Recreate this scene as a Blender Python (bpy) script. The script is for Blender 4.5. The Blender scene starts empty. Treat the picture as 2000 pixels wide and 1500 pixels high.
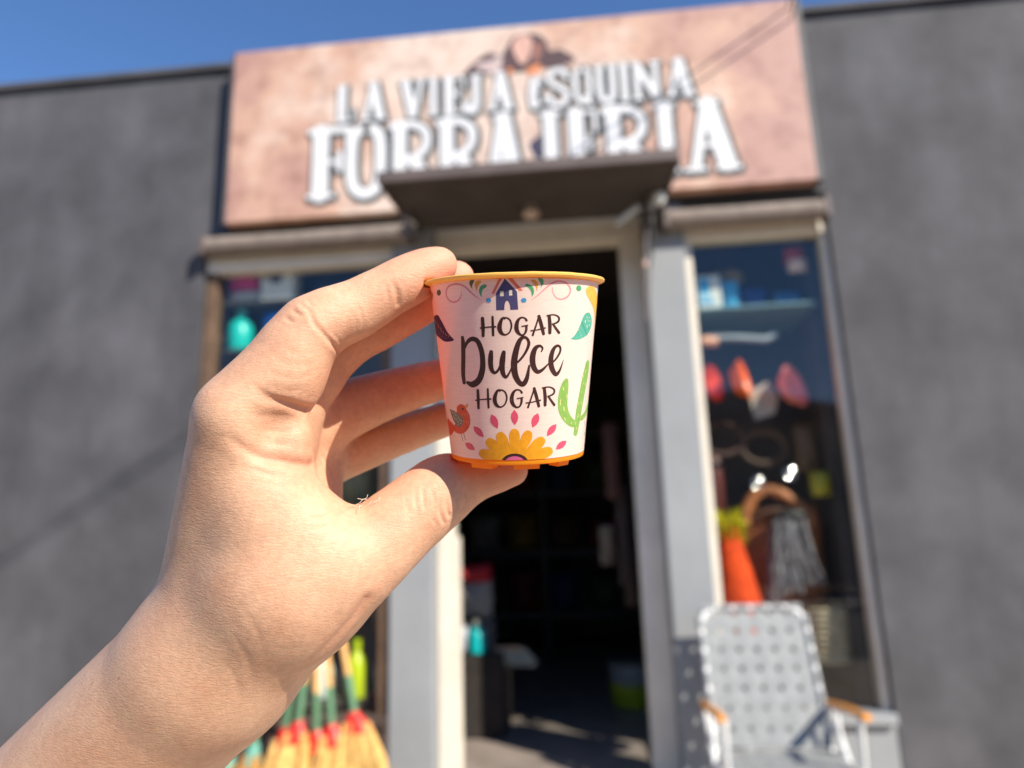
import bpy, bmesh, math, random
import numpy as np
from mathutils import Vector, Matrix, kdtree

R = math.radians
scene = bpy.context.scene

# ------------------------------------------------------------------ camera
cam_data = bpy.data.cameras.new('camera')
cam = bpy.data.objects.new('camera', cam_data)
scene.collection.objects.link(cam)
CAM_ROT = Matrix(((0.9943, 0.0509, 0.0934), (0.1023, -0.2165, -0.9709), (-0.0292, 0.9750, -0.2205)))
CAM_ROT = CAM_ROT.to_quaternion().normalized().to_matrix()
CAM_POS = Vector((0.178, -3.2, 0.98))
cam.matrix_world = Matrix.Translation(CAM_POS) @ CAM_ROT.to_4x4()
cam_data.sensor_fit = 'HORIZONTAL'
cam_data.sensor_width = 36.0
cam_data.lens = 25.2
cam_data.clip_start = 0.02
cam_data.clip_end = 600.0
cam_data.dof.use_dof = True
cam_data.dof.focus_distance = 0.203
cam_data.dof.aperture_fstop = 7.9
cam_data.dof.aperture_blades = 0
scene.camera = cam

# ------------------------------------------------------------------ daylight
SUN_AZ, SUN_EL = 49.0, 37.0           # degrees right of the shop-front normal, above the horizon
to_sun = Vector((math.sin(R(SUN_AZ)) * math.cos(R(SUN_EL)), -math.cos(R(SUN_AZ)) * math.cos(R(SUN_EL)), math.sin(R(SUN_EL))))
world = bpy.data.worlds.new('World')
scene.world = world
world.use_nodes = True
wn = world.node_tree
sky = wn.nodes.new('ShaderNodeTexSky')
sky.sky_type = 'NISHITA'
sky.sun_disc = False
sky.sun_elevation = R(SUN_EL)
sky.sun_rotation = R(180.0 - SUN_AZ)
sky.altitude = 0.0
sky.air_density = 1.0
sky.dust_density = 0.0
sky.ozone_density = 9.0
wn.links.new(sky.outputs[0], wn.nodes['Background'].inputs[0])
wn.nodes['Background'].inputs[1].default_value = 0.12
sun_data = bpy.data.lights.new('sun', 'SUN')
sun_data.energy = 5.0
sun_data.angle = R(0.53)
sun_data.color = (1.0, 0.91, 0.78)
sun = bpy.data.objects.new('sun', sun_data)
scene.collection.objects.link(sun)
sun.location = to_sun * 30
sun.rotation_euler = to_sun.to_track_quat('Z', 'Y').to_euler()
vs = scene.view_settings
vs.view_transform = 'Standard'
vs.look = 'None'
vs.exposure = 0.66
vs.gamma = 1.0
vs.use_curve_mapping = False
scene.cycles.max_bounces = 10
scene.cycles.diffuse_bounces = 5
scene.cycles.transmission_bounces = 8
scene.cycles.transparent_max_bounces = 12
scene.cycles.caustics_reflective = False
scene.cycles.caustics_refractive = False

# ------------------------------------------------------------------ materials
def lin(c):
    c = c / 255.0
    return c / 12.92 if c <= 0.04045 else ((c + 0.055) / 1.055) ** 2.4


def rgb(r, g, b):
    return (lin(r), lin(g), lin(b), 1.0)


MATS = {}


def mat(name, col, rough=0.6, var=0.12, scale=6.0, bump=0.0, bump_scale=60.0, metal=0.0, spec=0.5, col2=None, translucent=0.0, streak=0.0):
    """painted / plastic / cloth surface: base colour broken up by two noises, optional relief"""
    if name in MATS:
        return MATS[name]
    m = bpy.data.materials.new(name)
    m.use_nodes = True
    nt = m.node_tree
    N, L = nt.nodes, nt.links
    p = N['Principled BSDF']
    tc = N.new('ShaderNodeTexCoord')
    n1 = N.new('ShaderNodeTexNoise')
    n1.inputs['Scale'].default_value = scale
    n1.inputs['Detail'].default_value = 6
    n1.inputs['Roughness'].default_value = 0.62
    L.new(tc.outputs['Object'], n1.inputs['Vector'])
    ramp = N.new('ShaderNodeValToRGB')
    c2 = col2 if col2 else tuple(max(0.0, c * (1 - 2.2 * var)) for c in col[:3]) + (1,)
    c1 = tuple(min(1.0, c * (1 + var)) for c in col[:3]) + (1,)
    ramp.color_ramp.elements[0].position = 0.3
    ramp.color_ramp.elements[0].color = c2
    ramp.color_ramp.elements[1].position = 0.68
    ramp.color_ramp.elements[1].color = c1
    L.new(n1.outputs['Fac'], ramp.inputs['Fac'])
    base_out = ramp.outputs['Color']
    if streak:
        # rain runs and grime: noise drawn out vertically
        mp = N.new('ShaderNodeMapping')
        mp.inputs['Scale'].default_value = (1.3, 1.3, 0.35)
        L.new(tc.outputs['Object'], mp.inputs['Vector'])
        n3 = N.new('ShaderNodeTexNoise')
        n3.inputs['Scale'].default_value = 2.0
        n3.inputs['Detail'].default_value = 8
        n3.inputs['Roughness'].default_value = 0.7
        L.new(mp.outputs[0], n3.inputs['Vector'])
        mr = N.new('ShaderNodeMapRange')
        mr.inputs[1].default_value = 0.38
        mr.inputs[2].default_value = 0.66
        mr.inputs[3].default_value = 1.0 - streak
        mr.inputs[4].default_value = 1.0 + streak
        L.new(n3.outputs['Fac'], mr.inputs[0])
        sv = N.new('ShaderNodeVectorMath')
        sv.operation = 'SCALE'
        L.new(base_out, sv.inputs[0])
        L.new(mr.outputs[0], sv.inputs['Scale'])
        base_out = sv.outputs[0]
    L.new(base_out, p.inputs['Base Color'])
    p.inputs['Roughness'].default_value = rough
    p.inputs['Metallic'].default_value = metal
    p.inputs['Specular IOR Level'].default_value = spec
    if bump:
        n2 = N.new('ShaderNodeTexNoise')
        n2.inputs['Scale'].default_value = bump_scale
        n2.inputs['Detail'].default_value = 5
        L.new(tc.outputs['Object'], n2.inputs['Vector'])
        b = N.new('ShaderNodeBump')
        b.inputs['Strength'].default_value = bump
        b.inputs['Distance'].default_value = 0.004
        L.new(n2.outputs['Fac'], b.inputs['Height'])
        L.new(b.outputs['Normal'], p.inputs['Normal'])
    if translucent:
        t = N.new('ShaderNodeBsdfTranslucent')
        mx = N.new('ShaderNodeMixShader')
        mx.inputs[0].default_value = translucent
        L.new(ramp.outputs['Color'], t.inputs['Color'])
        L.new(p.outputs[0], mx.inputs[1])
        L.new(t.outputs[0], mx.inputs[2])
        L.new(mx.outputs[0], N['Material Output'].inputs[0])
    MATS[name] = m
    return m


def glass_mat():
    m = bpy.data.materials.new('window_glass')
    m.use_nodes = True
    nt = m.node_tree
    N, L = nt.nodes, nt.links
    N.remove(N['Principled BSDF'])
    t = N.new('ShaderNodeBsdfTransparent')
    t.inputs[0].default_value = (0.95, 0.97, 0.96, 1)
    g = N.new('ShaderNodeBsdfGlossy')
    g.inputs['Roughness'].default_value = 0.01
    lw = N.new('ShaderNodeLayerWeight')
    lw.inputs[0].default_value = 0.5
    pw = N.new('ShaderNodeMath')
    pw.operation = 'POWER'
    pw.inputs[1].default_value = 4.0
    L.new(lw.outputs['Facing'], pw.inputs[0])
    fr = N.new('ShaderNodeMath')
    fr.operation = 'MULTIPLY_ADD'
    fr.inputs[1].default_value = 0.8
    fr.inputs[2].default_value = 0.035
    L.new(pw.outputs[0], fr.inputs[0])
    mx = N.new('ShaderNodeMixShader')
    L.new(fr.outputs[0], mx.inputs[0])
    L.new(t.outputs[0], mx.inputs[1])
    L.new(g.outputs[0], mx.inputs[2])
    L.new(mx.outputs[0], N['Material Output'].inputs[0])
    return m


# ------------------------------------------------------------------ building blocks
COL = scene.collection


def tag(o, label=None, cat=None, group=None, kind=None):
    if label:
        o['label'] = label
    if cat:
        o['category'] = cat
    if group:
        o['group'] = group
    if kind:
        o['kind'] = kind
    return o


def empty(name, loc=(0, 0, 0), rot=None):
    o = bpy.data.objects.new(name, None)
    o.empty_display_size = 0.05
    COL.objects.link(o)
    o.location = loc
    if rot is not None:
        o.rotation_euler = rot
    return o


class MB:
    """collects shapes in world metres; build() links them as one mesh, local to its parent"""

    def __init__(self):
        self.v, self.f = [], []

    def add(self, verts, faces):
        o = len(self.v)
        self.v += [tuple(p) for p in verts]
        self.f += [tuple(i + o for i in f) for f in faces]
        return self

    def box(self, x0, x1, y0, y1, z0, z1, ch=0.0):
        if ch <= 0:
            v = [(x, y, z) for x in (x0, x1) for y in (y0, y1) for z in (z0, z1)]
            f = [(0, 1, 3, 2), (4, 6, 7, 5), (0, 4, 5, 1), (2, 3, 7, 6), (0, 2, 6, 4), (1, 5, 7, 3)]
            return self.add(v, f)
        bm = bmesh.new()
        bmesh.ops.create_cube(bm, size=1.0)
        for p in bm.verts:
            p.co = Vector(((x0 + x1) / 2 + p.co.x * (x1 - x0), (y0 + y1) / 2 + p.co.y * (y1 - y0), (z0 + z1) / 2 + p.co.z * (z1 - z0)))
        bmesh.ops.bevel(bm, geom=bm.edges[:], offset=ch, segments=2, profile=0.5, affect='EDGES')
        bm.verts.index_update()
        self.add([p.co[:] for p in bm.verts], [[q.index for q in fc.verts] for fc in bm.faces])
        bm.free()
        return self

    def tube(self, pts, rad, seg=10, cap=True, flat=1.0):
        pts = [Vector(p) for p in pts]
        rads = rad if isinstance(rad, (list, tuple)) else [rad] * len(pts)
        up = None
        rings = []
        for i, p in enumerate(pts):
            t = (pts[min(i + 1, len(pts) - 1)] - pts[max(i - 1, 0)]).normalized()
            if up is None:
                up = t.cross(Vector((0, 0, 1)))
                if up.length < 1e-3:
                    up = t.cross(Vector((1, 0, 0)))
            up = (up - t * up.dot(t)).normalized()
            w = t.cross(up)
            rings.append([p + (up * math.cos(a) + w * math.sin(a) * flat) * rads[i] for a in [2 * math.pi * k / seg for k in range(seg)]])
        v = [q for r_ in rings for q in r_]
        f = []
        for i in range(len(rings) - 1):
            for k in range(seg):
                a, b = i * seg + k, i * seg + (k + 1) % seg
                f.append((a, a + seg, b + seg, b))
        if cap:
            f.append(tuple(range(seg)))
            f.append(tuple(reversed(range((len(rings) - 1) * seg, len(rings) * seg))))
        return self.add(v, f)

    def lathe(self, prof, base=(0, 0, 0), axis=(0, 0, 1), seg=24, a0=0.0, a1=2 * math.pi):
        ax = Vector(axis).normalized()
        u = ax.orthogonal().normalized()
        w = ax.cross(u)
        b = Vector(base)
        closed = abs(a1 - a0 - 2 * math.pi) < 1e-6
        n = seg if closed else seg + 1
        v = [b + ax * h + (u * math.cos(t) + w * math.sin(t)) * r for (r, h) in prof for t in [a0 + (a1 - a0) * k / seg for k in range(n)]]
        f = []
        for i in range(len(prof) - 1):
            for k in range(seg):
                q = (k + 1) % n
                f.append((i * n + k, i * n + q, (i + 1) * n + q, (i + 1) * n + k))
        return self.add(v, f)

    def prism(self, poly, y0, y1):
        """outline in x,z swept from y0 to y1"""
        n = len(poly)
        v = [(x, y0, z) for x, z in poly] + [(x, y1, z) for x, z in poly]
        f = [tuple(range(n)), tuple(reversed(range(n, 2 * n)))]
        f += [(i, i + n, (i + 1) % n + n, (i + 1) % n) for i in range(n)]
        return self.add(v, f)

    def blob(self, c, r, lump=0.12, seed=0, seg=18, rings=12, freq=2.3):
        rnd = random.Random(seed)
        ph = [rnd.uniform(0, 6.28) for _ in range(6)]
        v, f = [], []
        for i in range(rings + 1):
            th = math.pi * i / rings
            for k in range(seg):
                a = 2 * math.pi * k / seg
                d = Vector((math.sin(th) * math.cos(a), math.sin(th) * math.sin(a), math.cos(th)))
                s = 1 + lump * (math.sin(freq * 1.7 * d.x + ph[0]) * math.sin(freq * 1.3 * d.z + ph[1]) + 0.5 * math.sin(freq * 3 * d.y + ph[2]) * math.sin(freq * 2.6 * d.z + ph[3]))
                v.append((c[0] + d.x * r[0] * s, c[1] + d.y * r[1] * s, c[2] + d.z * r[2] * s))
        for i in range(rings):
            for k in range(seg):
                f.append((i * seg + k, i * seg + (k + 1) % seg, (i + 1) * seg + (k + 1) % seg, (i + 1) * seg + k))
        return self.add(v, f)

    def build(self, name, m, parent=None, smooth=False, kind=None):
        me = bpy.data.meshes.new(name)
        off = Vector(parent.matrix_world.translation) if parent is not None else Vector((0, 0, 0))
        if parent is not None:
            bpy.context.view_layer.update()
            inv = parent.matrix_world.inverted()
            vv = [tuple(inv @ Vector(p)) for p in self.v]
        else:
            vv = self.v
        me.from_pydata(vv, [], self.f)
        me.validate()
        bm = bmesh.new()
        bm.from_mesh(me)
        bmesh.ops.remove_doubles(bm, verts=bm.verts, dist=1e-6)
        bmesh.ops.recalc_face_normals(bm, faces=bm.faces)
        bm.to_mesh(me)
        bm.free()
        o = bpy.data.objects.new(name, me)
        COL.objects.link(o)
        if m is not None:
            me.materials.append(m)
        if parent is not None:
            o.parent = parent
        if smooth:
            me.shade_smooth()
            try:
                me.set_sharp_from_angle(angle=R(40))
            except Exception:
                pass
        if kind:
            o['kind'] = kind
        return o


def spline(pts, n=6):
    """Catmull-Rom through tuples of any length"""
    P = [np.array(p, float) for p in pts]
    P = [2 * P[0] - P[1]] + P + [2 * P[-1] - P[-2]]
    out = []
    for i in range(1, len(P) - 2):
        for k in range(n):
            t = k / n
            a, b, c, d = P[i - 1], P[i], P[i + 1], P[i + 2]
            out.append(0.5 * (2 * b + (c - a) * t + (2 * a - 5 * b + 4 * c - d) * t * t + (3 * b - a - 3 * c + d) * t ** 3))
    out.append(P[-2])
    return out


def ribbon(pts, widths, n=6):
    """2-D brush stroke -> (verts, faces) with round ends"""
    q = spline([tuple(p) + (w,) for p, w in zip(pts, widths)], n) if len(pts) > 2 else [np.array(tuple(p) + (w,), float) for p, w in zip(pts, widths)]
    L, Rr = [], []
    for i in range(len(q)):
        t = q[min(i + 1, len(q) - 1)][:2] - q[max(i - 1, 0)][:2]
        t = t / max(1e-9, np.linalg.norm(t))
        nrm = np.array([-t[1], t[0]]) * max(q[i][2], 1e-5) * 0.5
        L.append(q[i][:2] + nrm)
        Rr.append(q[i][:2] - nrm)
    v = [p for pair in zip(L, Rr) for p in pair]
    f = [(2 * i, 2 * i + 1, 2 * i + 3, 2 * i + 2) for i in range(len(q) - 1)]
    for e, j in ((0, 1), (len(q) - 1, len(q) - 2)):
        c = q[e][:2]
        t = c - q[j][:2]
        t = t / max(1e-9, np.linalg.norm(t))
        nr = np.array([-t[1], t[0]])
        r_ = q[e][2] * 0.5
        base = len(v)
        for k in range(7):
            a = math.pi * k / 6
            v.append(c + (nr * math.cos(a) + t * math.sin(a) * 0.7) * r_)
        f.append(tuple(range(base, base + 7)))
    return v, f


def copy_tree(o, parent=None):
    c = o.copy()
    COL.objects.link(c)
    c.parent = parent
    for ch in o.children:
        copy_tree(ch, c)
    return c


# ------------------------------------------------------------------ ground and street
M_PAVE = mat('pavement', rgb(198, 180, 158), 0.85, 0.16, 3.0, 0.5, 90)
M_ROAD = mat('asphalt', rgb(74, 72, 72), 0.9, 0.2, 8.0, 0.6, 160)
M_KERB = mat('kerb_stone', rgb(150, 146, 140), 0.85, 0.14, 9.0, 0.4, 80)
M_EARTH = mat('earth', rgb(128, 112, 92), 0.95, 0.2, 0.8)
tag(MB().box(-220, 220, -220, 220, -0.60, -0.29).build('ground', M_EARTH), kind='structure')
tag(MB().box(-60, 60, -9.5, -3.9, -0.28, -0.25).build('road', M_ROAD), kind='structure')
tag(MB().box(-60, 60, -3.75, 0.35, -0.28, -0.12).build('pavement', M_PAVE), kind='structure')
tag(MB().box(-60, 60, -3.9, -3.752, -0.28, -0.115, 0.012).build('kerb', M_KERB), kind='structure')
tag(MB().box(-60, 60, -12.0, -9.5, -0.28, -0.12).build('pavement', M_PAVE), kind='structure')
M_FLOOR = mat('shop_floor', rgb(150, 139, 131), 0.42, 0.16, 5.0, 0.15, 60)
tag(MB().box(-1.75, 1.45, 0.18, 5.0, -0.118, 0.0).build('shop_floor', M_FLOOR), kind='structure')

# ------------------------------------------------------------------ the shop building
shop = empty('shop_building', (0, 0, -0.12))
tag(shop, 'charcoal shop building with grey door pillars, open doorway and two display windows', 'building')
M_CHAR = mat('charcoal_plaster', rgb(80, 80, 84), 0.85, 0.2, 2.2, 0.6, 60, streak=0.16)
M_BROWN = mat('brown_wood', rgb(104, 82, 64), 0.6, 0.18, 14, 0.3, 60)
M_UMBER = mat('umber_plaster', rgb(86, 70, 62), 0.85, 0.2, 5, 0.4, 60)
M_GREY = mat('grey_paint', rgb(142, 146, 149), 0.62, 0.05, 2.2, 0.25, 45, streak=0.06)
M_WHITE = mat('cream_paint', rgb(222, 214, 198), 0.5, 0.06, 5.0, 0.15, 60)
M_DARK = mat('dark_interior', rgb(128, 118, 110), 0.9, 0.18, 3.0)
M_BACK = mat('display_lining', rgb(84, 77, 76), 0.9, 0.18, 3.0)
M_CEIL = mat('dark_ceiling', rgb(96, 88, 84), 0.9, 0.15, 3.0)
GLASS = glass_mat()
MB().box(-4.6, -1.66, 0.0, 0.22, -0.12, 3.50).build('wall', M_CHAR, shop)
MB().box(1.36, 4.4, 0.0, 0.22, -0.12, 3.50).build('wall', M_CHAR, shop)
MB().box(-1.658, 1.358, 0.002, 0.22, 2.55, 3.50).build('wall', M_CHAR, shop)
MB().box(-4.62, 4.42, -0.03, 0.30, 3.502, 3.53).build('coping', M_CHAR, shop)
for x0, x1 in ((-0.700, -0.503), (0.517, 0.700)):
    MB().box(x0, x1, 0.0, 0.2, -0.12, 2.548, 0.006).build('pillar', M_GREY, shop)
# door surround, set back behind the pillar faces
df = MB().box(-0.501, -0.428, 0.10, 0.19, 0.0, 2.42, 0.004).box(0.405, 0.515, 0.10, 0.19, 0.0, 2.42, 0.004).box(-0.501, 0.515, 0.097, 0.193, 2.422, 2.545, 0.004).build('door_frame', M_WHITE, shop)
MB().box(-0.426, -0.408, 0.112, 0.18, 0.0, 1.03, 0.004).build('door_stop', M_WHITE, df)
MB().box(-0.502, 0.516, -0.16, 0.178, -0.12, -0.004, 0.006).build('door_step', M_KERB, shop)
MB().box(-0.50, 0.515, 0.20, 0.24, 2.55, 2.9).build('transom_wall', M_DARK, shop)
# display windows
for x0, x1, fw, FM, PM in ((-1.658, -0.702, 0.055, M_BROWN, M_UMBER), (0.702, 1.358, 0.032, M_WHITE, M_GREY)):
    MB().box(x0, x1, 0.004, 0.2, -0.12, 0.25).build('plinth', PM, shop)
    w = empty('window', (x0, 0.08, 0.25))
    w.parent = shop
    w.matrix_parent_inverse = Matrix()
    w.location = Vector((x0, 0.08, 0.25)) - shop.location
    bpy.context.view_layer.update()
    fr = MB()
    fr.box(x0, x0 + fw, 0.03, 0.10, 0.252, 2.36, 0.004).box(x1 - fw, x1, 0.03, 0.10, 0.252, 2.36, 0.004)
    fr.build('window_frame', FM, w)
    MB().box(x0 + 0.001, x1 - 0.001, 0.02, 0.11, 2.362, 2.445, 0.004).build('window_head', M_WHITE, w)
    MB().box(x0 + 0.001, x1 - 0.001, -0.03, 0.105, 0.2502, 0.29, 0.004).build('window_sill', PM, w)
    MB().box(x0 + fw - 0.005, x1 - fw + 0.005, 0.064, 0.068, 0.285, 2.365).build('pane', GLASS, w)
    MB().box(x0, x1, 0.03, 0.19, 2.447, 2.548).build('lintel', M_CHAR, w)
MB().box(-1.70, -0.52, 0.60, 0.63, 0.0, 2.6).build('display_sun_block', M_BACK, shop)  # panels behind both windows, added to keep sun out of the room
MB().box(0.56, 1.40, 0.60, 0.63, 0.0, 2.6).build('display_sun_block', M_BACK, shop)
MB().box(-1.655, -0.71, 0.21, 0.598, 0.002, 0.30).build('display_floor', M_BACK, shop)
MB().box(0.71, 1.355, 0.21, 0.598, 0.002, 0.30).build('display_floor', M_BACK, shop)
# room behind
room = MB().box(-1.80, -1.76, 0.22, 5.0, 0.0, 3.0).box(1.46, 1.50, 0.22, 5.0, 0.0, 3.0).box(-1.80, 1.50, 5.0, 5.04, 0.0, 3.0)
room.build('inner_walls', M_DARK, shop)
MB().box(-1.80, 1.50, 0.22, 5.04, 3.002, 3.05).build('ceiling', M_CEIL, shop)
MB().box(-1.655, -1.60, 0.20, 0.6, 0.0, 2.6).build('display_side', M_BACK, shop)
MB().box(1.30, 1.355, 0.2, 0.6, 0.0, 2.6).build('display_side', M_BACK, shop)

# ------------------------------------------------------------------ canopy over the door
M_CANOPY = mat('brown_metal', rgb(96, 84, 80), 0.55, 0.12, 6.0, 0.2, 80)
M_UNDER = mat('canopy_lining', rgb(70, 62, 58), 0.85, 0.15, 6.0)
can = empty('door_canopy', (0.0, 0.0, 2.49))
tag(can, 'dark brown flat canopy jutting out over the open shop door', 'canopy')
bpy.context.view_layer.update()


def canopy_slab(name, x0, x1, y0, y1, z0, z1, m):
    """falls gently towards the street"""
    b = MB().box(x0, x1, y0, y1, z0, z1, 0.003)
    b.v = [(x, y, z + 0.11 * y) for x, y, z in b.v]
    return b.build(name, m, can)


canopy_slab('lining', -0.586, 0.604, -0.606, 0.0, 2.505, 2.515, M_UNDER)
canopy_slab('top_sheet', -0.590, 0.608, -0.618, 0.0, 2.517, 2.536, M_CANOPY)
canopy_slab('fascia', -0.592, 0.610, -0.632, -0.610, 2.492, 2.540, M_CANOPY)
canopy_slab('edge_trim', -0.594, -0.580, -0.606, 0.0, 2.492, 2.515, M_CANOPY)
canopy_slab('edge_trim', 0.598, 0.612, -0.606, 0.0, 2.492, 2.515, M_CANOPY)
lamp = empty('canopy_lamp', (0.0, -0.2, 2.49))
tag(lamp, 'small unlit round lamp under the dark door canopy', 'lamp')
bpy.context.view_layer.update()
MB().lathe([(0.001, 0.0), (0.03, 0.0), (0.03, -0.012), (0.012, -0.014)], (0, -0.2, 2.483), seg=20).build('lamp_base', mat('lamp_base', rgb(150, 140, 132), 0.5), lamp, True)
MB().lathe([(0.010, -0.012), (0.030, -0.02), (0.038, -0.035), (0.030, -0.052), (0.001, -0.06)], (0, -0.2, 2.483), seg=20).build('lamp_bulb', mat('lamp_bulb', rgb(196, 176, 160), 0.4), lamp, True)

# ------------------------------------------------------------------ rolled awnings over the windows
M_ROLL = mat('awning_canvas', rgb(132, 120, 110), 0.8, 0.12, 12.0, 0.4, 150)
M_METAL = mat('bare_metal', rgb(176, 176, 176), 0.35, 0.08, 20, metal=0.8)
M_BLACK = mat('black_iron', rgb(38, 36, 36), 0.5, 0.1, 20)
for x0, x1, zc, lab in ((-1.65, -0.585, 2.472, 'rolled grey-brown awning above the left display window'), (0.60, 1.35, 2.440, 'rolled grey-brown awning above the right display window, beside the crank')):
    a = empty('rolled_awning', ((x0 + x1) / 2, 0.0, zc))
    tag(a, lab, 'awning', 'rolled awnings above the windows')
    bpy.context.view_layer.update()
    MB().tube([(x0 + 0.03, -0.046, zc), ((x0 + x1) / 2, -0.048, zc - 0.003), (x1 - 0.03, -0.046, zc)], 0.046, 20).build('canvas_roll', M_ROLL, a, True)
    for xx in (x0, x1 - 0.03):
        MB().box(xx, xx + 0.028, -0.09, 0.0, zc - 0.052, zc + 0.050, 0.006).build('end_bracket', M_CANOPY, a)

# ------------------------------------------------------------------ awning gear and crank by the right pillar
gear = empty('awning_crank', (0.53, -0.15, 2.40))
tag(gear, 'white awning gearbox with a long crank rod and cords hanging by the right pillar', 'awning crank')
bpy.context.view_layer.update()
M_PAINT = mat('white_enamel', rgb(226, 232, 230), 0.25, 0.04, 20)
MB().blob((0.563, -0.29, 2.436), (0.027, 0.027, 0.036), 0.06, 2).build('gear_cap', M_PAINT, gear, True)
MB().box(0.515, 0.548, -0.30, -0.12, 2.405, 2.448, 0.006).build('gear_box', M_METAL, gear)
MB().box(0.500, 0.545, -0.20, 0.0, 2.36, 2.404, 0.006).build('wall_bracket', M_BLACK, gear)
MB().tube([(0.372, -0.31, 2.320), (0.42, -0.305, 2.358), (0.470, -0.30, 2.395)], 0.014, 12).build('arm', mat('pale_bar', rgb(196, 196, 188), 0.4), gear, True)
MB().tube([(0.470, -0.30, 2.395), (0.520, -0.25, 2.42)], 0.009, 10).build('arm_joint', M_BLACK, gear, True)
MB().tube(spline([(0.520, -0.18, 2.39), (0.508, -0.16, 2.30), (0.500, -0.15, 2.20), (0.494, -0.14, 2.05), (0.489, -0.13, 1.93)], 5), 0.0085, 10).build('crank_rod', mat('grey_rod', rgb(108, 100, 100), 0.5), gear, True)
MB().lathe([(0.001, 0.018), (0.011, 0.014), (0.014, 0.0), (0.011, -0.016), (0.001, -0.02)], (0.497, -0.15, 2.19), seg=14).build('rod_knob', mat('knob', rgb(190, 160, 150), 0.4), gear, True)
MB().tube(spline([(0.535, -0.16, 2.38), (0.532, -0.15, 2.30), (0.522, -0.14, 2.22), (0.506, -0.14, 2.16)], 6), 0.0035, 6).build('cord', M_BLACK, gear, True)
MB().tube(spline([(0.545, -0.16, 2.38), (0.540, -0.15, 2.28), (0.516, -0.145, 2.15), (0.500, -0.14, 2.00)], 6), 0.003, 6).build('cord', M_BLACK, gear, True)
lb = empty('awning_bracket', (-0.585, -0.12, 2.49))
tag(lb, 'grey metal hinge bracket at the inner end of the left awning', 'bracket')
bpy.context.view_layer.update()
MB().box(-0.583, -0.560, -0.26, 0.0, 2.44, 2.485, 0.005).build('bracket_plate', M_METAL, lb)
MB().tube([(-0.560, -0.22, 2.46), (-0.530, -0.20, 2.43)], 0.012, 10).build('pivot', M_METAL, lb, True)

# ------------------------------------------------------------------ sign
def sign_mat():
    m = bpy.data.materials.new('sign_print')
    m.use_nodes = True
    N, L = m.node_tree.nodes, m.node_tree.links
    p = N['Principled BSDF']
    p.inputs['Roughness'].default_value = 0.55
    tc = N.new('ShaderNodeTexCoord')

    def noise(s, d, off=0.0):
        mp = N.new('ShaderNodeMapping')
        mp.inputs['Location'].default_value = (off, off * 0.7, off * 1.3)
        L.new(tc.outputs['Object'], mp.inputs['Vector'])
        n = N.new('ShaderNodeTexNoise')
        n.inputs['Scale'].default_value = s
        n.inputs['Detail'].default_value = d
        n.inputs['Roughness'].default_value = 0.6
        L.new(mp.outputs[0], n.inputs['Vector'])
        return n.outputs['Fac']

    def mth(op, a, b):
        x = N.new('ShaderNodeMath')
        x.operation = op
        for i, q in enumerate((a, b)):
            if isinstance(q, (int, float)):
                x.inputs[i].default_value = q
            else:
                L.new(q, x.inputs[i])
        return x.outputs[0]

    sep = N.new('ShaderNodeSeparateXYZ')
    L.new(tc.outputs['Object'], sep.inputs[0])
    ax = mth('ABSOLUTE', mth('ADD', sep.outputs[0], 0.22), 0)
    edge = mth('MULTIPLY', mth('SUBTRACT', ax, 0.35), 0.62)
    fac = mth('ADD', edge, mth('MULTIPLY', mth('SUBTRACT', noise(2.6, 7), 0.5), 2.3))
    rp = N.new('ShaderNodeValToRGB')
    e = rp.color_ramp.elements
    e[0].position, e[0].color = 0.0, rgb(216, 194, 178)
    e[1].position, e[1].color = 0.75, rgb(174, 134, 122)
    x = e.new(0.32)
    x.color = rgb(198, 160, 138)
    L.new(fac, rp.inputs['Fac'])
    st = N.new('ShaderNodeValToRGB')
    st.color_ramp.elements[0].position, st.color_ramp.elements[0].color = 0.32, (0.66, 0.58, 0.57, 1)
    st.color_ramp.elements[1].position, st.color_ramp.elements[1].color = 0.52, (1, 1, 1, 1)
    L.new(noise(9.0, 8, 3.1), st.inputs['Fac'])
    mu = N.new('ShaderNodeMixRGB')
    mu.blend_type = 'MULTIPLY'
    mu.inputs[0].default_value = 0.8
    L.new(rp.outputs['Color'], mu.inputs[1])
    L.new(st.outputs['Color'], mu.inputs[2])
    L.new(mu.outputs[0], p.inputs['Base Color'])
    return m


SIGN_LETTERS = [
    ('L', -0.962, -0.869, 3.053, 3.275),
    ('A', -0.835, -0.707, 3.051, 3.273),
    ('V', -0.640, -0.500, 3.049, 3.270),
    ('I', -0.495, -0.438, 3.048, 3.268),
    ('E', -0.425, -0.302, 3.046, 3.267),
    ('J', -0.318, -0.216, 3.045, 3.265),
    ('A', -0.198, -0.069, 3.044, 3.263),
    ('e', 0.001, 0.091, 3.042, 3.260),
    ('S', 0.084, 0.215, 3.041, 3.259),
    ('Q', 0.216, 0.317, 3.039, 3.257),
    ('U', 0.322, 0.439, 3.038, 3.255),
    ('I', 0.442, 0.493, 3.037, 3.254),
    ('N', 0.499, 0.646, 3.036, 3.252),
    ('A', 0.661, 0.795, 3.034, 3.249),
    ('F', -1.110, -0.868, 2.643, 3.050),
    ('O', -0.915, -0.694, 2.642, 3.047),
    ('R', -0.696, -0.463, 2.641, 3.044),
    ('R', -0.460, -0.240, 2.639, 3.040),
    ('A', -0.227, -0.030, 2.638, 3.037),
    ('J', -0.022, 0.171, 2.636, 3.034),
    ('E', 0.179, 0.333, 2.635, 3.031),
    ('R', 0.339, 0.575, 2.634, 3.028),
    ('I', 0.583, 0.703, 2.633, 3.025),
    ('A', 0.716, 0.970, 2.631, 3.022),
]

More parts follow.
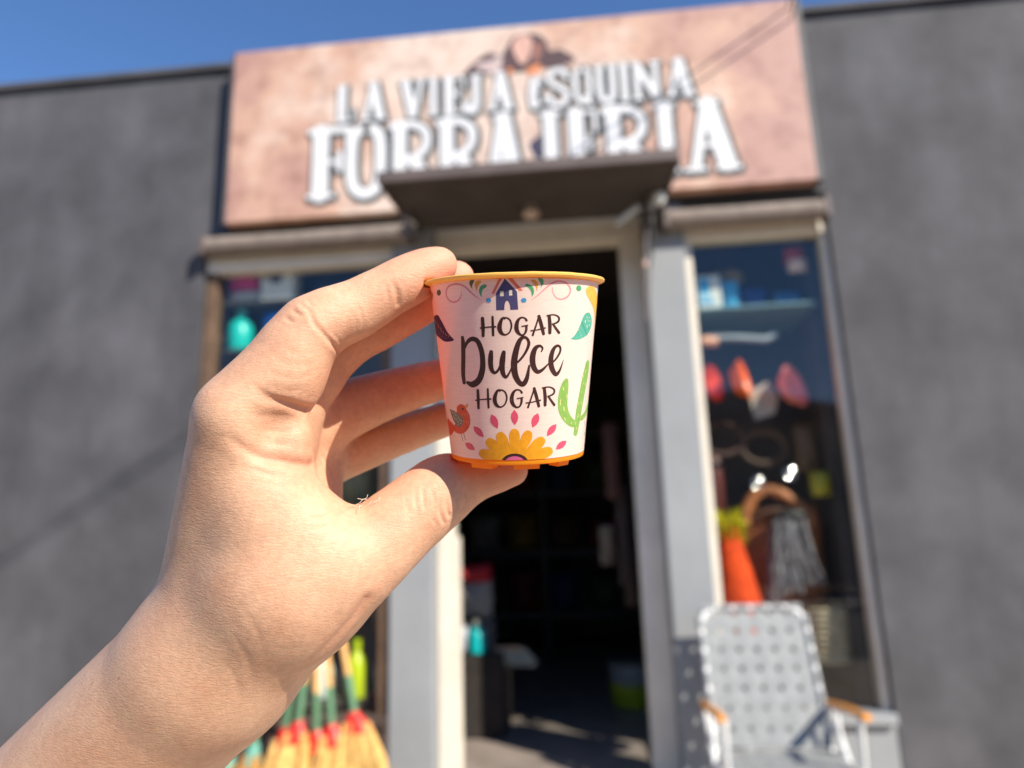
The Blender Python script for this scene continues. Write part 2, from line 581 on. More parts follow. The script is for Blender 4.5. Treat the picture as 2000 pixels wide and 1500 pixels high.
sign = empty('shop_sign', (-0.105, -0.05, 2.56))
tag(sign, 'wide pink stucco-print sign with white lettering above the shop door', 'sign')
bpy.context.view_layer.update()
MB().box(-1.512, 1.302, -0.10, -0.03, 2.566, 3.522, 0.004).build('sign_panel', sign_mat(), sign)
M_EDGE = mat('sign_edge', rgb(84, 82, 84), 0.6)
MB().box(-1.53, -1.514, -0.095, 0.0, 2.566, 3.522).build('side_trim', M_EDGE, sign)
MB().box(1.304, 1.33, -0.095, 0.0, 2.566, 3.522).build('side_trim', M_EDGE, sign)
T, S = 0.085, 0.31   # thin and thick stroke, share of letter height
GLYPH = {
    'L': [([(0.30, 0.04), (0.30, 0.96)], S), ([(0.05, 0.95), (0.58, 0.95)], T), ([(0.05, 0.05), (0.95, 0.05)], T), ([(0.92, 0.05), (0.92, 0.34)], T)],
    'A': [([(0.46, 0.97), (0.18, 0.06)], 0.17), ([(0.50, 0.97), (0.80, 0.06)], S), ([(0.26, 0.36), (0.72, 0.36)], T), ([(-0.02, 0.04), (0.36, 0.04)], T), ([(0.60, 0.04), (1.02, 0.04)], T), ([(0.28, 0.96), (0.70, 0.96)], T)],
    'V': [([(0.20, 0.94), (0.50, 0.05)], S), ([(0.82, 0.94), (0.54, 0.05)], 0.16), ([(-0.02, 0.96), (0.42, 0.96)], T), ([(0.62, 0.96), (1.02, 0.96)], T)],
    'I': [([(0.50, 0.03), (0.50, 0.97)], S), ([(0.10, 0.96), (0.90, 0.96)], T), ([(0.10, 0.04), (0.90, 0.04)], T), ([(0.2, 0.5), (0.8, 0.5)], T * 0.8)],
    'E': [([(0.28, 0.03), (0.28, 0.97)], S), ([(0.05, 0.95), (0.92, 0.95)], T), ([(0.05, 0.05), (0.92, 0.05)], T), ([(0.30, 0.52), (0.70, 0.52)], T), ([(0.92, 0.95), (0.92, 0.68)], T), ([(0.92, 0.05), (0.92, 0.32)], T), ([(0.70, 0.42), (0.70, 0.62)], T)],
    'F': [([(0.30, 0.03), (0.30, 0.97)], S), ([(0.05, 0.95), (0.95, 0.95)], 0.13), ([(0.04, 0.04), (0.60, 0.04)], T), ([(0.30, 0.50), (0.74, 0.50)], T), ([(0.94, 0.95), (0.94, 0.66)], 0.13), ([(0.74, 0.38), (0.74, 0.62)], 0.12)],
    'e': [([(0.30, 0.03), (0.24, 0.40), (0.42, 0.78)], S), ([(0.30, 0.08), (0.92, 0.10)], T), ([(0.30, 0.46), (0.66, 0.50)], T), ([(0.40, 0.78), (0.82, 0.74)], T), ([(0.92, 0.10), (0.92, 0.30)], T), ([(0.82, 0.74), (0.80, 0.58)], T)],
    'S': [([(0.85, 0.74), (0.70, 0.94), (0.32, 0.92), (0.16, 0.74), (0.34, 0.56), (0.66, 0.44), (0.84, 0.26), (0.66, 0.06), (0.28, 0.06), (0.12, 0.28)], 0.20)],
    'O': [([(0.50, 0.97), (0.20, 0.85), (0.14, 0.50), (0.20, 0.15), (0.50, 0.03), (0.80, 0.15), (0.86, 0.50), (0.80, 0.85), (0.50, 0.97)], 0.21)],
    'Q': [([(0.50, 0.97), (0.18, 0.82), (0.14, 0.50), (0.20, 0.18), (0.50, 0.05), (0.80, 0.18), (0.86, 0.50), (0.82, 0.82), (0.50, 0.97)], 0.20), ([(0.55, 0.20), (0.95, -0.04)], 0.14)],
    'U': [([(0.22, 0.94), (0.20, 0.40), (0.30, 0.10), (0.52, 0.04), (0.74, 0.12), (0.80, 0.40), (0.80, 0.94)], 0.22), ([(0.02, 0.96), (0.42, 0.96)], T), ([(0.62, 0.96), (1.0, 0.96)], T)],
    'N': [([(0.17, 0.04), (0.17, 0.95)], 0.20), ([(0.18, 0.95), (0.80, 0.06)], 0.24), ([(0.82, 0.04), (0.82, 0.95)], 0.18), ([(0.0, 0.04), (0.36, 0.04)], T), ([(0.64, 0.96), (1.0, 0.96)], T), ([(0.0, 0.96), (0.30, 0.96)], T)],
    'R': [([(0.24, 0.03), (0.24, 0.97)], 0.26), ([(0.04, 0.95), (0.55, 0.95), (0.84, 0.82), (0.82, 0.60), (0.55, 0.48), (0.26, 0.48)], 0.15), ([(0.55, 0.48), (0.74, 0.24), (0.80, 0.05)], 0.25), ([(0.02, 0.04), (0.44, 0.04)], T), ([(0.66, 0.04), (1.0, 0.04)], T)],
    'J': [([(0.64, 0.97), (0.64, 0.30), (0.52, 0.08), (0.26, 0.06), (0.12, 0.22)], 0.26), ([(0.40, 0.96), (0.92, 0.96)], T), ([(0.12, 0.22), (0.26, 0.32)], 0.12)],
}
M_LETTER = mat('letter_white', rgb(220, 220, 220), 0.5, 0.03, 8.0)
M_SHADE = mat('letter_outline', rgb(66, 74, 76), 0.55, 0.15, 14.0)
for ch, x0, x1, z0, z1 in SIGN_LETTERS:
    xc = (x0 + x1) / 2
    x0, x1 = xc + (x0 - xc) * 0.93, xc + (x1 - xc) * 0.93
    zc = (z0 + z1) / 2
    z0, z1 = zc + (z0 - zc) * 0.95, zc + (z1 - zc) * 0.95
    wv, hv = x1 - x0, z1 - z0
    wcap = min(1.0, wv / (0.52 * hv))
    hold = None
    for pas in (0, 1):
        g = MB()
        for i, (pts, w) in enumerate(GLYPH[ch]):
            ww = w * hv * (0.55 + 0.45 * wcap) * 0.68
            P2 = [(x0 + a * wv, z0 + b * hv) for a, b in pts]
            if pas == 0:
                ww += 0.03 * hv + 0.026
                P2 = [(a + 0.006, b - 0.008) for a, b in P2]
            vv, ff = ribbon(P2, [ww] * len(P2), 5)
            yy = -0.1025 - 0.0004 * i if pas == 0 else -0.1062 - 0.0004 * i
            g.add([(q[0], yy, q[1]) for q in vv], ff)
        if pas == 0:
            shade = g
        else:
            hold = g.build('letter', M_LETTER, sign)
            shade.build('letter_outline', M_SHADE, hold)


def flat_print(name, outline, m, y, parent):
    pts = [tuple(p) for p in spline(outline + [outline[0]], 4)[:-1]]
    bm = bmesh.new()
    bv = [bm.verts.new((x, y, z)) for x, z in pts]
    es = [bm.edges.new((bv[i], bv[(i + 1) % len(bv)])) for i in range(len(bv))]
    bmesh.ops.triangle_fill(bm, edges=es, use_beauty=True)
    bm.verts.index_update()
    b = MB().add([p.co[:] for p in bm.verts], [[q.index for q in fc.verts] for fc in bm.faces])
    bm.free()
    return b.build(name, m, parent)


# printed animal head with dark ears, between two dark tufts
M_AN1 = mat('print_umber', rgb(88, 66, 68), 0.6, 0.25, 22)
M_AN2 = mat('print_blush', rgb(212, 168, 152), 0.6, 0.12, 16)
M_AN3 = mat('print_orange', rgb(218, 138, 92), 0.6, 0.1, 16)
M_AN4 = mat('print_ash', rgb(200, 178, 174), 0.6, 0.25, 30)
flat_print('printed_animal', [(-0.33, 3.262), (-0.27, 3.325), (-0.19, 3.38), (-0.125, 3.36), (-0.10, 3.40), (-0.06, 3.455), (0.0, 3.47), (0.055, 3.46), (0.10, 3.42), (0.115, 3.36), (0.17, 3.36), (0.24, 3.295), (0.12, 3.262), (-0.1, 3.255)], M_AN1, -0.1015, sign)
flat_print('printed_face', [(-0.072, 3.40), (-0.045, 3.452), (0.0, 3.462), (0.028, 3.44), (0.03, 3.39), (0.012, 3.33), (-0.02, 3.295), (-0.045, 3.325)], M_AN2, -0.1022, sign)
flat_print('printed_muzzle', [(0.035, 3.40), (0.07, 3.41), (0.085, 3.37), (0.06, 3.32), (0.03, 3.31)], mat('print_sienna', rgb(150, 104, 92), 0.6, 0.2, 20), -0.1026, sign)
flat_print('printed_feather', [(-0.26, 3.325), (-0.19, 3.335), (-0.13, 3.36), (-0.12, 3.31), (-0.15, 3.265), (-0.22, 3.275)], M_AN4, -0.1022, sign)
flat_print('printed_collar', [(-0.105, 3.275), (-0.075, 3.285), (-0.07, 3.25), (-0.09, 3.235)], M_AN3, -0.1028, sign)
flat_print('printed_collar', [(-0.005, 3.25), (0.02, 3.28), (0.07, 3.285), (0.065, 3.25), (0.02, 3.225)], M_AN3, -0.1028, sign)

flat_print('printed_smudge', [(-0.005, 2.86), (0.05, 2.90), (0.085, 2.88), (0.09, 2.80), (0.03, 2.78)], mat('print_navy', rgb(66, 58, 84), 0.6, 0.2, 20), -0.1019, sign)

# ------------------------------------------------------------------ overhead service cables, tied to the sign's upper corner
M_CABLE = mat('black_cable', rgb(40, 38, 38), 0.6)
for k, (za, xo, lab) in enumerate(((3.47, 0.0, 'upper black service cable leaving the sign at its top right corner'), (3.41, 0.035, 'lower black service cable leaving the sign at its top right corner'))):
    P0 = Vector((1.27 + xo * 0.4, -0.10, za))
    pts = []
    for i in range(25):
        t = i / 24.0
        dy = 9.0 * t
        pts.append((P0.x - 0.10 * dy + 0.02 * dy * k, P0.y - dy, P0.z + 0.42 * dy - 0.35 * math.sin(math.pi * t) * 0.6 + 0.02 * k * dy))
    c = MB().tube(pts, 0.005, 6).build('service_cable', M_CABLE, None, True)
    tag(c, lab, 'cable', 'cables over the sign')

# ------------------------------------------------------------------ low house over the road (mirrored in the panes)
oh = empty('street_house', (0.0, -14.0, -0.12))
tag(oh, 'low ochre house across the road, seen only as a dark reflection in the panes', 'house')
bpy.context.view_layer.update()
M_OCH = mat('ochre_wall', rgb(150, 132, 112), 0.9, 0.15, 1.0)
MB().box(-9.0, 10.0, -16.0, -14.0, -0.12, 3.7).build('wall', M_OCH, oh)
rf = MB().prism([(-9.3, 3.70), (-9.0, 3.9), (-5.2, 4.7), (-1.2, 3.9), (1.4, 3.9), (3.9, 4.5), (6.4, 3.95), (10.2, 3.9), (10.3, 3.70)], -16.2, -13.8).build('roof', M_CHAR, oh)
MB().box(0.2, 0.8, -15.4, -14.8, 3.85, 4.75).build('chimney', M_OCH, rf)
MB().box(7.6, 8.1, -15.4, -14.9, 3.85, 4.55).build('chimney', M_OCH, rf)
for xx in (-6.0, -2.0, 2.5, 6.5):
    wi = MB().box(xx - 0.6, xx + 0.6, -14.0, -13.95, 0.9, 2.3).build('window', M_DARK, oh)
    MB().box(xx - 0.68, xx + 0.68, -13.998, -13.9, 0.80, 0.896).build('sill', M_KERB, wi)
MB().box(-0.1, 0.9, -14.0, -13.95, -0.11, 2.1).build('door', M_DARK, oh)


# ------------------------------------------------------------------ the little pot
POT_AXIS = np.array([-0.02, 1.0, 0.05])
POT_AXIS = POT_AXIS / np.linalg.norm(POT_AXIS)
HAND_MAT = Matrix.Translation(CAM_POS + CAM_ROT @ Vector((0.0012, 0.0048, -0.224))) @ CAM_ROT.to_4x4()
_az = Vector((0, 0, 1)) - Vector(POT_AXIS) * POT_AXIS[2]
_az.normalize()
_ax = Vector(POT_AXIS).cross(_az)
POT_MAT = HAND_MAT @ Matrix((_ax, Vector(POT_AXIS), _az)).transposed().to_4x4()
POT_PRINT = [
    ('upper_word','s','ink',[(-21.6,15.0),(-21.6,12.64),(-21.9,9.94)],[0.94,1.07,0.85]),
    ('upper_word','s','ink',[(-14.7,15.27),(-14.8,12.56),(-14.9,10.03)],[0.6,0.73,0.68]),
    ('upper_word','s','ink',[(-23.6,12.21),(-18.6,12.4),(-12.9,12.45)],[0.43,0.38,0.47]),
    ('upper_word','s','ink',[(-6.0,14.89),(-8.5,14.59),(-10.4,12.51),(-9.6,10.87),(-7.0,10.16),(-4.0,10.82),(-2.6,12.51),(-3.4,14.13),(-5.7,14.84),(-7.1,14.49)],[0.38,0.73,1.24,1.07,0.51,0.43,0.51,0.47,0.43,0.34]),
    ('upper_word','s','ink',[(7.2,13.97),(6.1,14.62),(3.7,14.8),(1.6,14.01),(0.6,12.4),(1.2,10.98),(3.4,10.02),(5.7,10.25),(6.9,11.34),(7.0,12.55)],[0.68,0.47,0.51,0.85,1.15,1.07,0.6,0.51,0.68,0.68]),
    ('upper_word','s','ink',[(4.1,12.37),(7.9,12.67)],[0.38,0.38]),
    ('upper_word','s','ink',[(15.4,15.22),(13.5,12.72),(11.2,9.85)],[0.51,0.47,0.6]),
    ('upper_word','s','ink',[(15.2,15.22),(17.0,12.7),(18.7,10.13)],[0.85,1.03,0.85]),
    ('upper_word','s','ink',[(10.0,11.11),(14.3,11.37),(19.8,11.88)],[0.43,0.34,0.43]),
    ('upper_word','s','ink',[(22.3,15.21),(23.0,12.68),(23.1,10.39)],[0.94,1.07,0.94]),
    ('upper_word','s','ink',[(20.7,15.25),(24.9,15.53),(28.2,15.21),(29.7,14.52),(28.9,13.57),(24.8,12.8)],[0.43,0.38,0.47,0.64,0.6,0.38]),
    ('upper_word','s','ink',[(25.1,13.0),(27.7,11.65),(30.2,10.45)],[0.56,0.73,0.81]),
    ('script_word','s','ink',[(-38.5,9.87),(-38.4,7.86),(-39.5,3.66),(-41.0,-0.57),(-40.9,-3.3)],[1.03,1.54,1.62,1.62,1.37]),
    ('script_word','s','ink',[(-38.0,6.18),(-34.8,8.25),(-30.6,9.24),(-26.4,8.58),(-24.0,6.09),(-23.4,3.18),(-24.3,0.28),(-27.5,-2.44),(-33.0,-3.72),(-38.0,-3.19)],[0.6,1.03,1.28,1.45,1.54,1.62,1.79,1.88,1.79,0.94]),
    ('script_word','s','ink',[(-16.8,5.62),(-17.4,3.98),(-17.7,1.91),(-16.9,0.25),(-14.9,-0.38),(-12.4,0.44),(-9.4,2.89)],[1.03,1.45,1.45,1.2,0.85,0.68,0.6]),
    ('script_word','s','ink',[(-8.1,5.47),(-9.1,3.51),(-9.7,1.45),(-9.2,-0.61),(-7.3,-1.66),(-4.8,-0.43),(-2.1,2.02)],[1.03,1.54,1.54,1.28,0.85,0.51,0.38]),
    ('script_word','s','ink',[(-2.7,1.61),(1.9,2.81),(6.2,5.03),(8.6,7.46),(7.4,9.02),(4.7,9.32),(2.1,8.12),(-0.3,5.08),(-1.5,1.81),(-0.8,-1.08),(1.7,-3.17),(4.7,-3.7),(7.3,-1.98),(8.9,1.51)],[0.34,0.6,0.68,0.85,0.77,0.94,1.28,1.62,1.79,1.71,1.45,1.45,1.2,0.51]),
    ('script_word','s','ink',[(17.3,5.26),(18.1,6.24),(16.0,6.91),(12.9,6.12),(11.2,3.75),(11.8,1.28),(14.6,-0.33),(18.3,0.17),(22.6,1.78)],[0.38,0.56,0.77,1.28,1.62,1.54,1.2,0.85,0.38]),
    ('script_word','s','ink',[(21.9,1.5),(27.1,2.56),(31.3,4.81),(31.5,6.39),(28.8,6.82),(26.0,5.68),(24.5,3.21),(25.3,0.71),(28.7,-1.21),(31.9,-0.21),(34.8,2.77)],[0.38,0.56,0.68,0.73,0.77,1.2,1.54,1.62,1.28,0.77,0.17]),
    ('lower_word','s','ink',[(-29.0,-5.35),(-29.2,-7.8),(-29.6,-10.6)],[0.94,1.07,0.85]),
    ('lower_word','s','ink',[(-20.9,-4.95),(-21.1,-7.76),(-21.2,-10.37)],[0.6,0.73,0.68]),
    ('lower_word','s','ink',[(-31.6,-8.28),(-25.5,-7.99),(-18.9,-7.84)],[0.43,0.38,0.47]),
    ('lower_word','s','ink',[(-10.9,-5.26),(-13.9,-5.58),(-16.1,-7.75),(-15.2,-9.43),(-12.2,-10.15),(-8.9,-9.44),(-7.2,-7.69),(-8.1,-6.02),(-10.6,-5.3),(-12.3,-5.67)],[0.38,0.73,1.24,1.07,0.51,0.43,0.51,0.47,0.43,0.34]),
    ('lower_word','s','ink',[(3.6,-6.18),(2.4,-5.5),(-0.2,-5.32),(-2.5,-6.13),(-3.7,-7.79),(-3.0,-9.26),(-0.6,-10.24),(1.9,-10.01),(3.2,-8.89),(3.4,-7.64)],[0.68,0.47,0.51,0.85,1.15,1.07,0.6,0.51,0.68,0.68]),
    ('lower_word','s','ink',[(0.2,-7.82),(4.4,-7.52)],[0.38,0.38]),
    ('lower_word','s','ink',[(12.6,-4.95),(10.5,-7.51),(7.9,-10.45)],[0.51,0.47,0.6]),
    ('lower_word','s','ink',[(12.4,-4.95),(14.3,-7.56),(16.1,-10.23)],[0.85,1.03,0.85]),
    ('lower_word','s','ink',[(6.6,-9.13),(11.4,-8.9),(17.3,-8.44)],[0.43,0.34,0.43]),
    ('lower_word','s','ink',[(20.0,-5.06),(20.8,-7.66),(20.9,-10.02)],[0.94,1.07,0.94]),
    ('lower_word','s','ink',[(18.4,-4.99),(22.9,-4.76),(26.4,-5.16),(28.1,-5.9),(27.2,-6.85),(22.7,-7.57)],[0.43,0.38,0.47,0.64,0.6,0.38]),
    ('lower_word','s','ink',[(23.1,-7.37),(25.9,-8.81),(28.6,-10.09)],[0.56,0.73,0.81]),
    ('house','p','house',[(-5.9,25.56),(1.3,21.97),(1.6,19.55),(1.9,17.02),(-3.0,16.98),(-3.2,18.19),(-4.0,19.23),(-5.0,19.55),(-6.0,19.25),(-6.7,18.23),(-6.9,16.98),(-12.1,16.97),(-11.8,21.66)],0),
    ('house','p','cream',[(-9.2,22.16),(-7.0,22.2),(-7.0,20.79),(-9.3,20.78)],0),
    ('house','p','cream',[(-3.6,22.38),(-1.7,22.4),(-1.6,20.91),(-3.6,20.9)],0),
    ('house','p','roof',[(-14.7,21.52),(-8.8,26.25),(-7.1,26.44),(-3.8,26.4),(-2.4,26.07),(5.0,22.22),(2.9,22.05),(-3.7,25.34),(-5.9,26.02),(-7.8,25.49),(-12.9,21.54)],0),
    ('scroll','p','olive',[(-27.4,23.09),(-28.9,24.17),(-29.2,25.02),(-28.1,25.65),(-26.6,25.8),(-25.6,25.62),(-26.3,24.85),(-27.4,24.03)],1),
    ('scroll','p','ochre',[(-24.5,22.27),(-25.4,23.89),(-25.3,24.64),(-24.2,25.17),(-22.7,25.32),(-21.3,25.21),(-21.1,24.82),(-22.4,24.29),(-23.7,23.47)],1),
    ('scroll','p','green',[(-21.3,20.61),(-22.6,21.76),(-22.7,22.8),(-21.6,23.71),(-19.7,24.13),(-18.1,24.17),(-17.4,23.8),(-18.4,23.27),(-20.1,22.83),(-21.0,21.92)],1),
    ('scroll','s','rose',[(-35.8,22.56),(-36.8,21.15),(-40.0,20.08),(-44.5,19.91),(-48.8,20.9),(-50.4,22.51),(-47.8,24.17),(-42.9,24.82),(-37.5,24.7),(-32.8,23.9),(-28.5,22.18),(-24.9,20.87),(-21.4,19.95)],[0.16,0.32,0.4,0.44,0.44,0.48,0.52,0.56,0.56,0.52,0.44,0.28,0.06]),
    ('scroll','p','olive',[(-56.5,22.96),(-57.0,22.6),(-58.0,22.33),(-59.3,22.21),(-60.7,22.25),(-62.0,22.46),(-62.7,22.79),(-62.8,23.18),(-62.2,23.54),(-61.0,23.8),(-59.6,23.92),(-58.3,23.87),(-57.2,23.67),(-56.6,23.34)],1),
    ('scroll','p','blue',[(-15.0,19.75),(-15.2,19.48),(-15.7,19.27),(-16.4,19.17),(-17.2,19.18),(-17.9,19.31),(-18.3,19.53),(-18.5,19.8),(-18.2,20.07),(-17.7,20.28),(-17.0,20.38),(-16.3,20.37),(-15.6,20.24),(-15.2,20.02)],1),
    ('scroll','p','blue',[(7.2,19.55),(7.0,19.27),(6.5,19.06),(5.8,18.94),(5.1,18.94),(4.4,19.07),(3.9,19.29),(3.7,19.57),(3.9,19.84),(4.4,20.06),(5.1,20.18),(5.8,20.17),(6.5,20.05),(7.0,19.82)],1),
    ('scroll','p','green',[(10.6,20.43),(10.1,21.92),(8.2,23.04),(6.6,23.41),(6.7,23.88),(8.4,23.93),(11.0,23.22),(11.9,22.29),(11.8,21.36)],1),
    ('scroll','p','ochre',[(13.6,22.01),(12.9,23.4),(10.9,24.42),(10.0,24.79),(10.5,25.07),(12.2,25.07),(14.0,24.42),(14.5,23.49)],1),
    ('scroll','p','green',[(16.0,22.75),(16.4,23.87),(14.4,25.26),(14.7,25.67),(16.1,25.73),(17.7,25.08),(17.9,24.15)],1),
    ('scroll','s','rose',[(24.0,23.07),(24.6,21.57),(27.1,20.27),(30.8,19.88),(35.0,20.43),(37.6,21.7),(37.5,23.03),(34.5,24.32),(30.2,24.78),(25.8,24.62),(21.6,23.61),(17.1,21.92),(13.6,20.61),(10.1,19.59)],[0.14,0.2,0.28,0.36,0.44,0.48,0.52,0.56,0.56,0.52,0.44,0.32,0.2,0.06]),
    ('scroll','p','green',[(48.1,23.19),(47.9,22.82),(47.2,22.51),(46.2,22.32),(45.0,22.3),(44.0,22.45),(43.2,22.73),(42.9,23.09),(43.1,23.46),(43.7,23.76),(44.7,23.95),(45.8,23.97),(46.9,23.83),(47.7,23.55)],1),
    ('scroll','p','yellow',[(60.6,24.24),(55.7,23.8),(53.3,22.77),(55.6,21.25),(63.0,19.23),(70.1,17.36),(78.0,14.21),(83.4,10.94),(83.4,10.94),(83.4,15.12),(83.5,20.13),(70.8,23.04),(65.8,24.0)],1),
    ('scroll','p','blue',[(83.4,23.65),(83.4,23.18),(83.4,22.8),(83.4,22.6),(83.4,22.6),(83.5,22.82),(81.9,23.14),(79.0,23.51),(78.7,23.97),(80.2,24.39),(83.5,24.72),(83.5,24.71),(83.4,24.5),(83.4,24.12)],1),
    ('scroll','p','orange',[(-78.5,24.13),(-71.3,23.21),(-74.2,21.68),(-84.1,19.9),(-83.9,17.6),(-83.9,18.65),(-83.8,21.58),(-83.8,23.25),(-84.0,24.17)],1),
    ('leaf','p','plum',[(-70.0,16.83),(-84.1,16.13),(-84.1,14.03),(-84.2,11.72),(-68.5,9.91),(-59.8,8.82),(-53.0,8.67),(-47.1,9.11),(-51.2,10.54),(-54.9,11.97),(-58.7,14.02),(-62.3,15.49),(-64.8,16.45)],1),
    ('leaf','s','peach',[(-74.1,15.21),(-72.0,14.45)],[0.32,0.32]),
    ('leaf','s','peach',[(-68.9,14.2),(-67.1,12.95)],[0.36,0.36]),
    ('leaf','s','peach',[(-63.6,12.9),(-62.8,11.78)],[0.32,0.32]),
    ('leaf','s','peach',[(-60.1,11.84),(-59.2,11.13)],[0.26,0.26]),
    ('leaf','s','peach',[(-56.8,11.1),(-55.7,10.49)],[0.22,0.22]),
    ('leaf','s','peach',[(-53.4,10.56),(-52.5,10.05)],[0.18,0.18]),
    ('leaf','s','peach',[(-67.2,11.22),(-66.4,11.07)],[0.2,0.2]),
    ('leaf','s','peach',[(-62.3,10.36),(-61.6,10.25)],[0.2,0.2]),
    ('leaf','s','peach',[(-57.1,9.8),(-56.5,9.76)],[0.18,0.18]),
    ('leaf','s','peach',[(-76.2,12.77),(-74.6,12.6)],[0.18,0.18]),
    ('leaf','s','peach',[(-71.2,11.78),(-70.3,11.64)],[0.18,0.18]),
    ('leaf','p','teal',[(40.2,8.77),(44.7,8.51),(50.8,8.69),(58.1,9.59),(63.5,10.81),(66.8,12.65),(66.4,14.46),(62.7,16.02),(59.0,16.41),(54.7,16.02),(51.6,14.51),(49.6,12.92),(46.3,10.76),(43.1,9.39)],1),
    ('leaf','s','cream',[(57.4,15.18),(57.8,14.7)],[0.39,0.22]),
    ('leaf','s','cream',[(60.7,15.18),(61.1,14.7)],[0.39,0.22]),
    ('leaf','s','cream',[(59.6,14.23),(60.1,13.7)],[0.43,0.24]),
    ('leaf','s','cream',[(63.0,14.1),(63.5,13.71)],[0.32,0.18]),
    ('leaf','s','cream',[(55.4,14.01),(55.8,13.36)],[0.54,0.3]),
    ('leaf','s','cream',[(58.5,12.58),(59.0,11.93)],[0.54,0.3]),
    ('leaf','s','cream',[(62.3,12.99),(62.8,12.51)],[0.39,0.22]),
    ('leaf','s','cream',[(47.9,11.35),(48.1,11.0)],[0.29,0.16]),
    ('leaf','s','cream',[(49.9,10.6),(50.1,10.3)],[0.25,0.14]),
    ('leaf','s','cream',[(51.3,9.82),(51.6,9.51)],[0.25,0.14]),
    ('leaf','s','cream',[(52.4,9.13),(52.7,8.82)],[0.25,0.14]),
    ('leaf','s','cream',[(49.1,11.96),(49.3,11.7)],[0.21,0.12]),
    ('leaf','s','ink',[(51.1,13.42),(52.0,13.17)],[0.2,0.2]),
    ('leaf','s','ink',[(52.5,12.76),(53.4,12.51)],[0.2,0.2]),
    ('leaf','s','ink',[(53.9,12.1),(54.9,11.85)],[0.2,0.2]),
    ('leaf','s','ink',[(55.4,11.43),(56.5,11.18)],[0.2,0.2]),
    ('leaf','s','ink',[(57.0,10.76),(58.1,10.51)],[0.2,0.2]),
    ('leaf','s','ink',[(58.7,10.09),(59.9,9.83)],[0.2,0.2]),
    ('cactus','p','cactus',[(65.7,2.64),(62.2,1.94),(58.0,-1.9),(54.4,-7.6),(51.7,-12.41),(51.0,-15.73),(50.3,-19.5),(53.5,-19.97),(56.2,-19.7),(58.6,-16.23),(60.0,-13.58),(64.8,-6.96),(68.5,-2.76),(70.3,0.16),(69.7,1.74)],0),
    ('cactus','s','cactus',[(38.7,-3.09),(37.8,-4.16),(36.7,-6.31),(36.1,-8.9),(37.0,-11.54),(41.2,-14.08),(47.8,-15.84),(54.2,-16.29)],[1.53,2.62,3.5,3.76,3.67,3.1,2.45,1.7]),
    ('cactus','s','cactus',[(83.4,-4.88),(83.5,-9.29),(74.6,-12.95),(64.4,-14.64),(57.8,-14.86)],[0.39,1.53,2.18,1.75,1.31]),
    ('cactus','s','butter',[(35.8,-5.1),(36.3,-5.97)],[0.31,0.31]),
    ('cactus','s','butter',[(39.9,-7.25),(39.9,-8.12)],[0.31,0.31]),
    ('cactus','s','butter',[(33.9,-8.64),(33.9,-10.16)],[0.31,0.31]),
    ('cactus','s','butter',[(37.3,-10.79),(37.9,-12.0)],[0.31,0.31]),
    ('cactus','s','butter',[(38.7,-14.0),(39.6,-14.73)],[0.31,0.31]),
    ('cactus','s','butter',[(45.9,-15.73),(46.7,-15.94)],[0.31,0.31]),
    ('cactus','s','butter',[(62.7,-0.41),(61.9,-1.3)],[0.31,0.31]),
    ('cactus','s','butter',[(59.0,-2.03),(58.4,-2.46)],[0.31,0.31]),
    ('cactus','s','butter',[(64.0,-4.25),(63.4,-5.13)],[0.31,0.31]),
    ('cactus','s','butter',[(60.6,-4.22),(60.3,-4.73)],[0.31,0.31]),
    ('cactus','s','butter',[(58.2,-6.8),(57.8,-7.24)],[0.31,0.31]),
    ('cactus','s','butter',[(54.7,-9.94),(54.7,-10.54)],[0.31,0.31]),
    ('cactus','s','butter',[(58.9,-9.95),(58.8,-10.8)],[0.31,0.31]),
    ('cactus','s','butter',[(55.2,-13.42),(54.7,-14.52)],[0.31,0.31]),
    ('cactus','s','butter',[(70.6,-11.21),(70.7,-12.13)],[0.31,0.31]),
    ('cactus','s','butter',[(59.0,-14.45),(59.1,-14.9)],[0.31,0.31]),
    ('cactus','s','butter',[(52.2,-15.77),(52.0,-16.53)],[0.31,0.31]),
    ('cactus','s','butter',[(54.0,-17.52),(53.9,-18.08)],[0.31,0.31]),
    ('cactus','s','butter',[(63.9,-14.4),(63.8,-14.73)],[0.31,0.31]),
    ('petal','p','pink',[(-2.1,-10.94),(-4.3,-12.07),(-4.8,-13.19),(-4.0,-14.3),(-1.9,-15.39),(0.1,-14.26),(0.8,-13.13),(0.2,-12.03)],0),
    ('petal','p','pink',[(15.5,-12.09),(12.3,-12.8),(10.7,-13.76),(10.4,-14.94),(11.3,-16.29),(14.3,-15.55),(16.1,-14.62),(16.7,-13.48)],0),
    ('petal','p','pink',[(31.0,-15.62),(27.0,-15.93),(24.5,-16.64),(23.2,-17.66),(22.9,-18.97),(26.5,-18.6),(29.2,-17.95),(30.8,-16.98)],0),
    ('petal','p','pink',[(42.1,-20.86),(37.4,-20.78),(34.4,-21.19),(32.4,-21.99),(31.4,-23.12),(35.5,-23.12),(38.8,-22.78),(41.2,-22.06)],0),
    ('petal','p','pink',[(-19.4,-12.19),(-20.5,-13.58),(-20.0,-14.71),(-18.1,-15.62),(-15.0,-16.35),(-14.2,-14.99),(-14.6,-13.83),(-16.2,-12.88)],0),
    ('petal','p','pink',[(-35.6,-15.86),(-35.3,-17.18),(-33.5,-18.09),(-30.7,-18.69),(-26.9,-19.01),(-27.4,-17.75),(-28.9,-16.77),(-31.5,-16.11)],0),
    ('petal','p','pink',[(-46.4,-21.05),(-45.6,-22.14),(-43.4,-22.77),(-40.2,-23.02),(-36.2,-22.95),(-37.0,-21.91),(-38.8,-21.21),(-41.8,-20.89)],0),
    ('petal','s','green',[(70.5,-16.01),(72.6,-17.07),(75.1,-18.15)],[0.13,0.44,0.11]),
    ('petal','s','green',[(71.8,-19.16),(73.4,-20.1),(75.4,-21.06)],[0.13,0.66,0.11]),
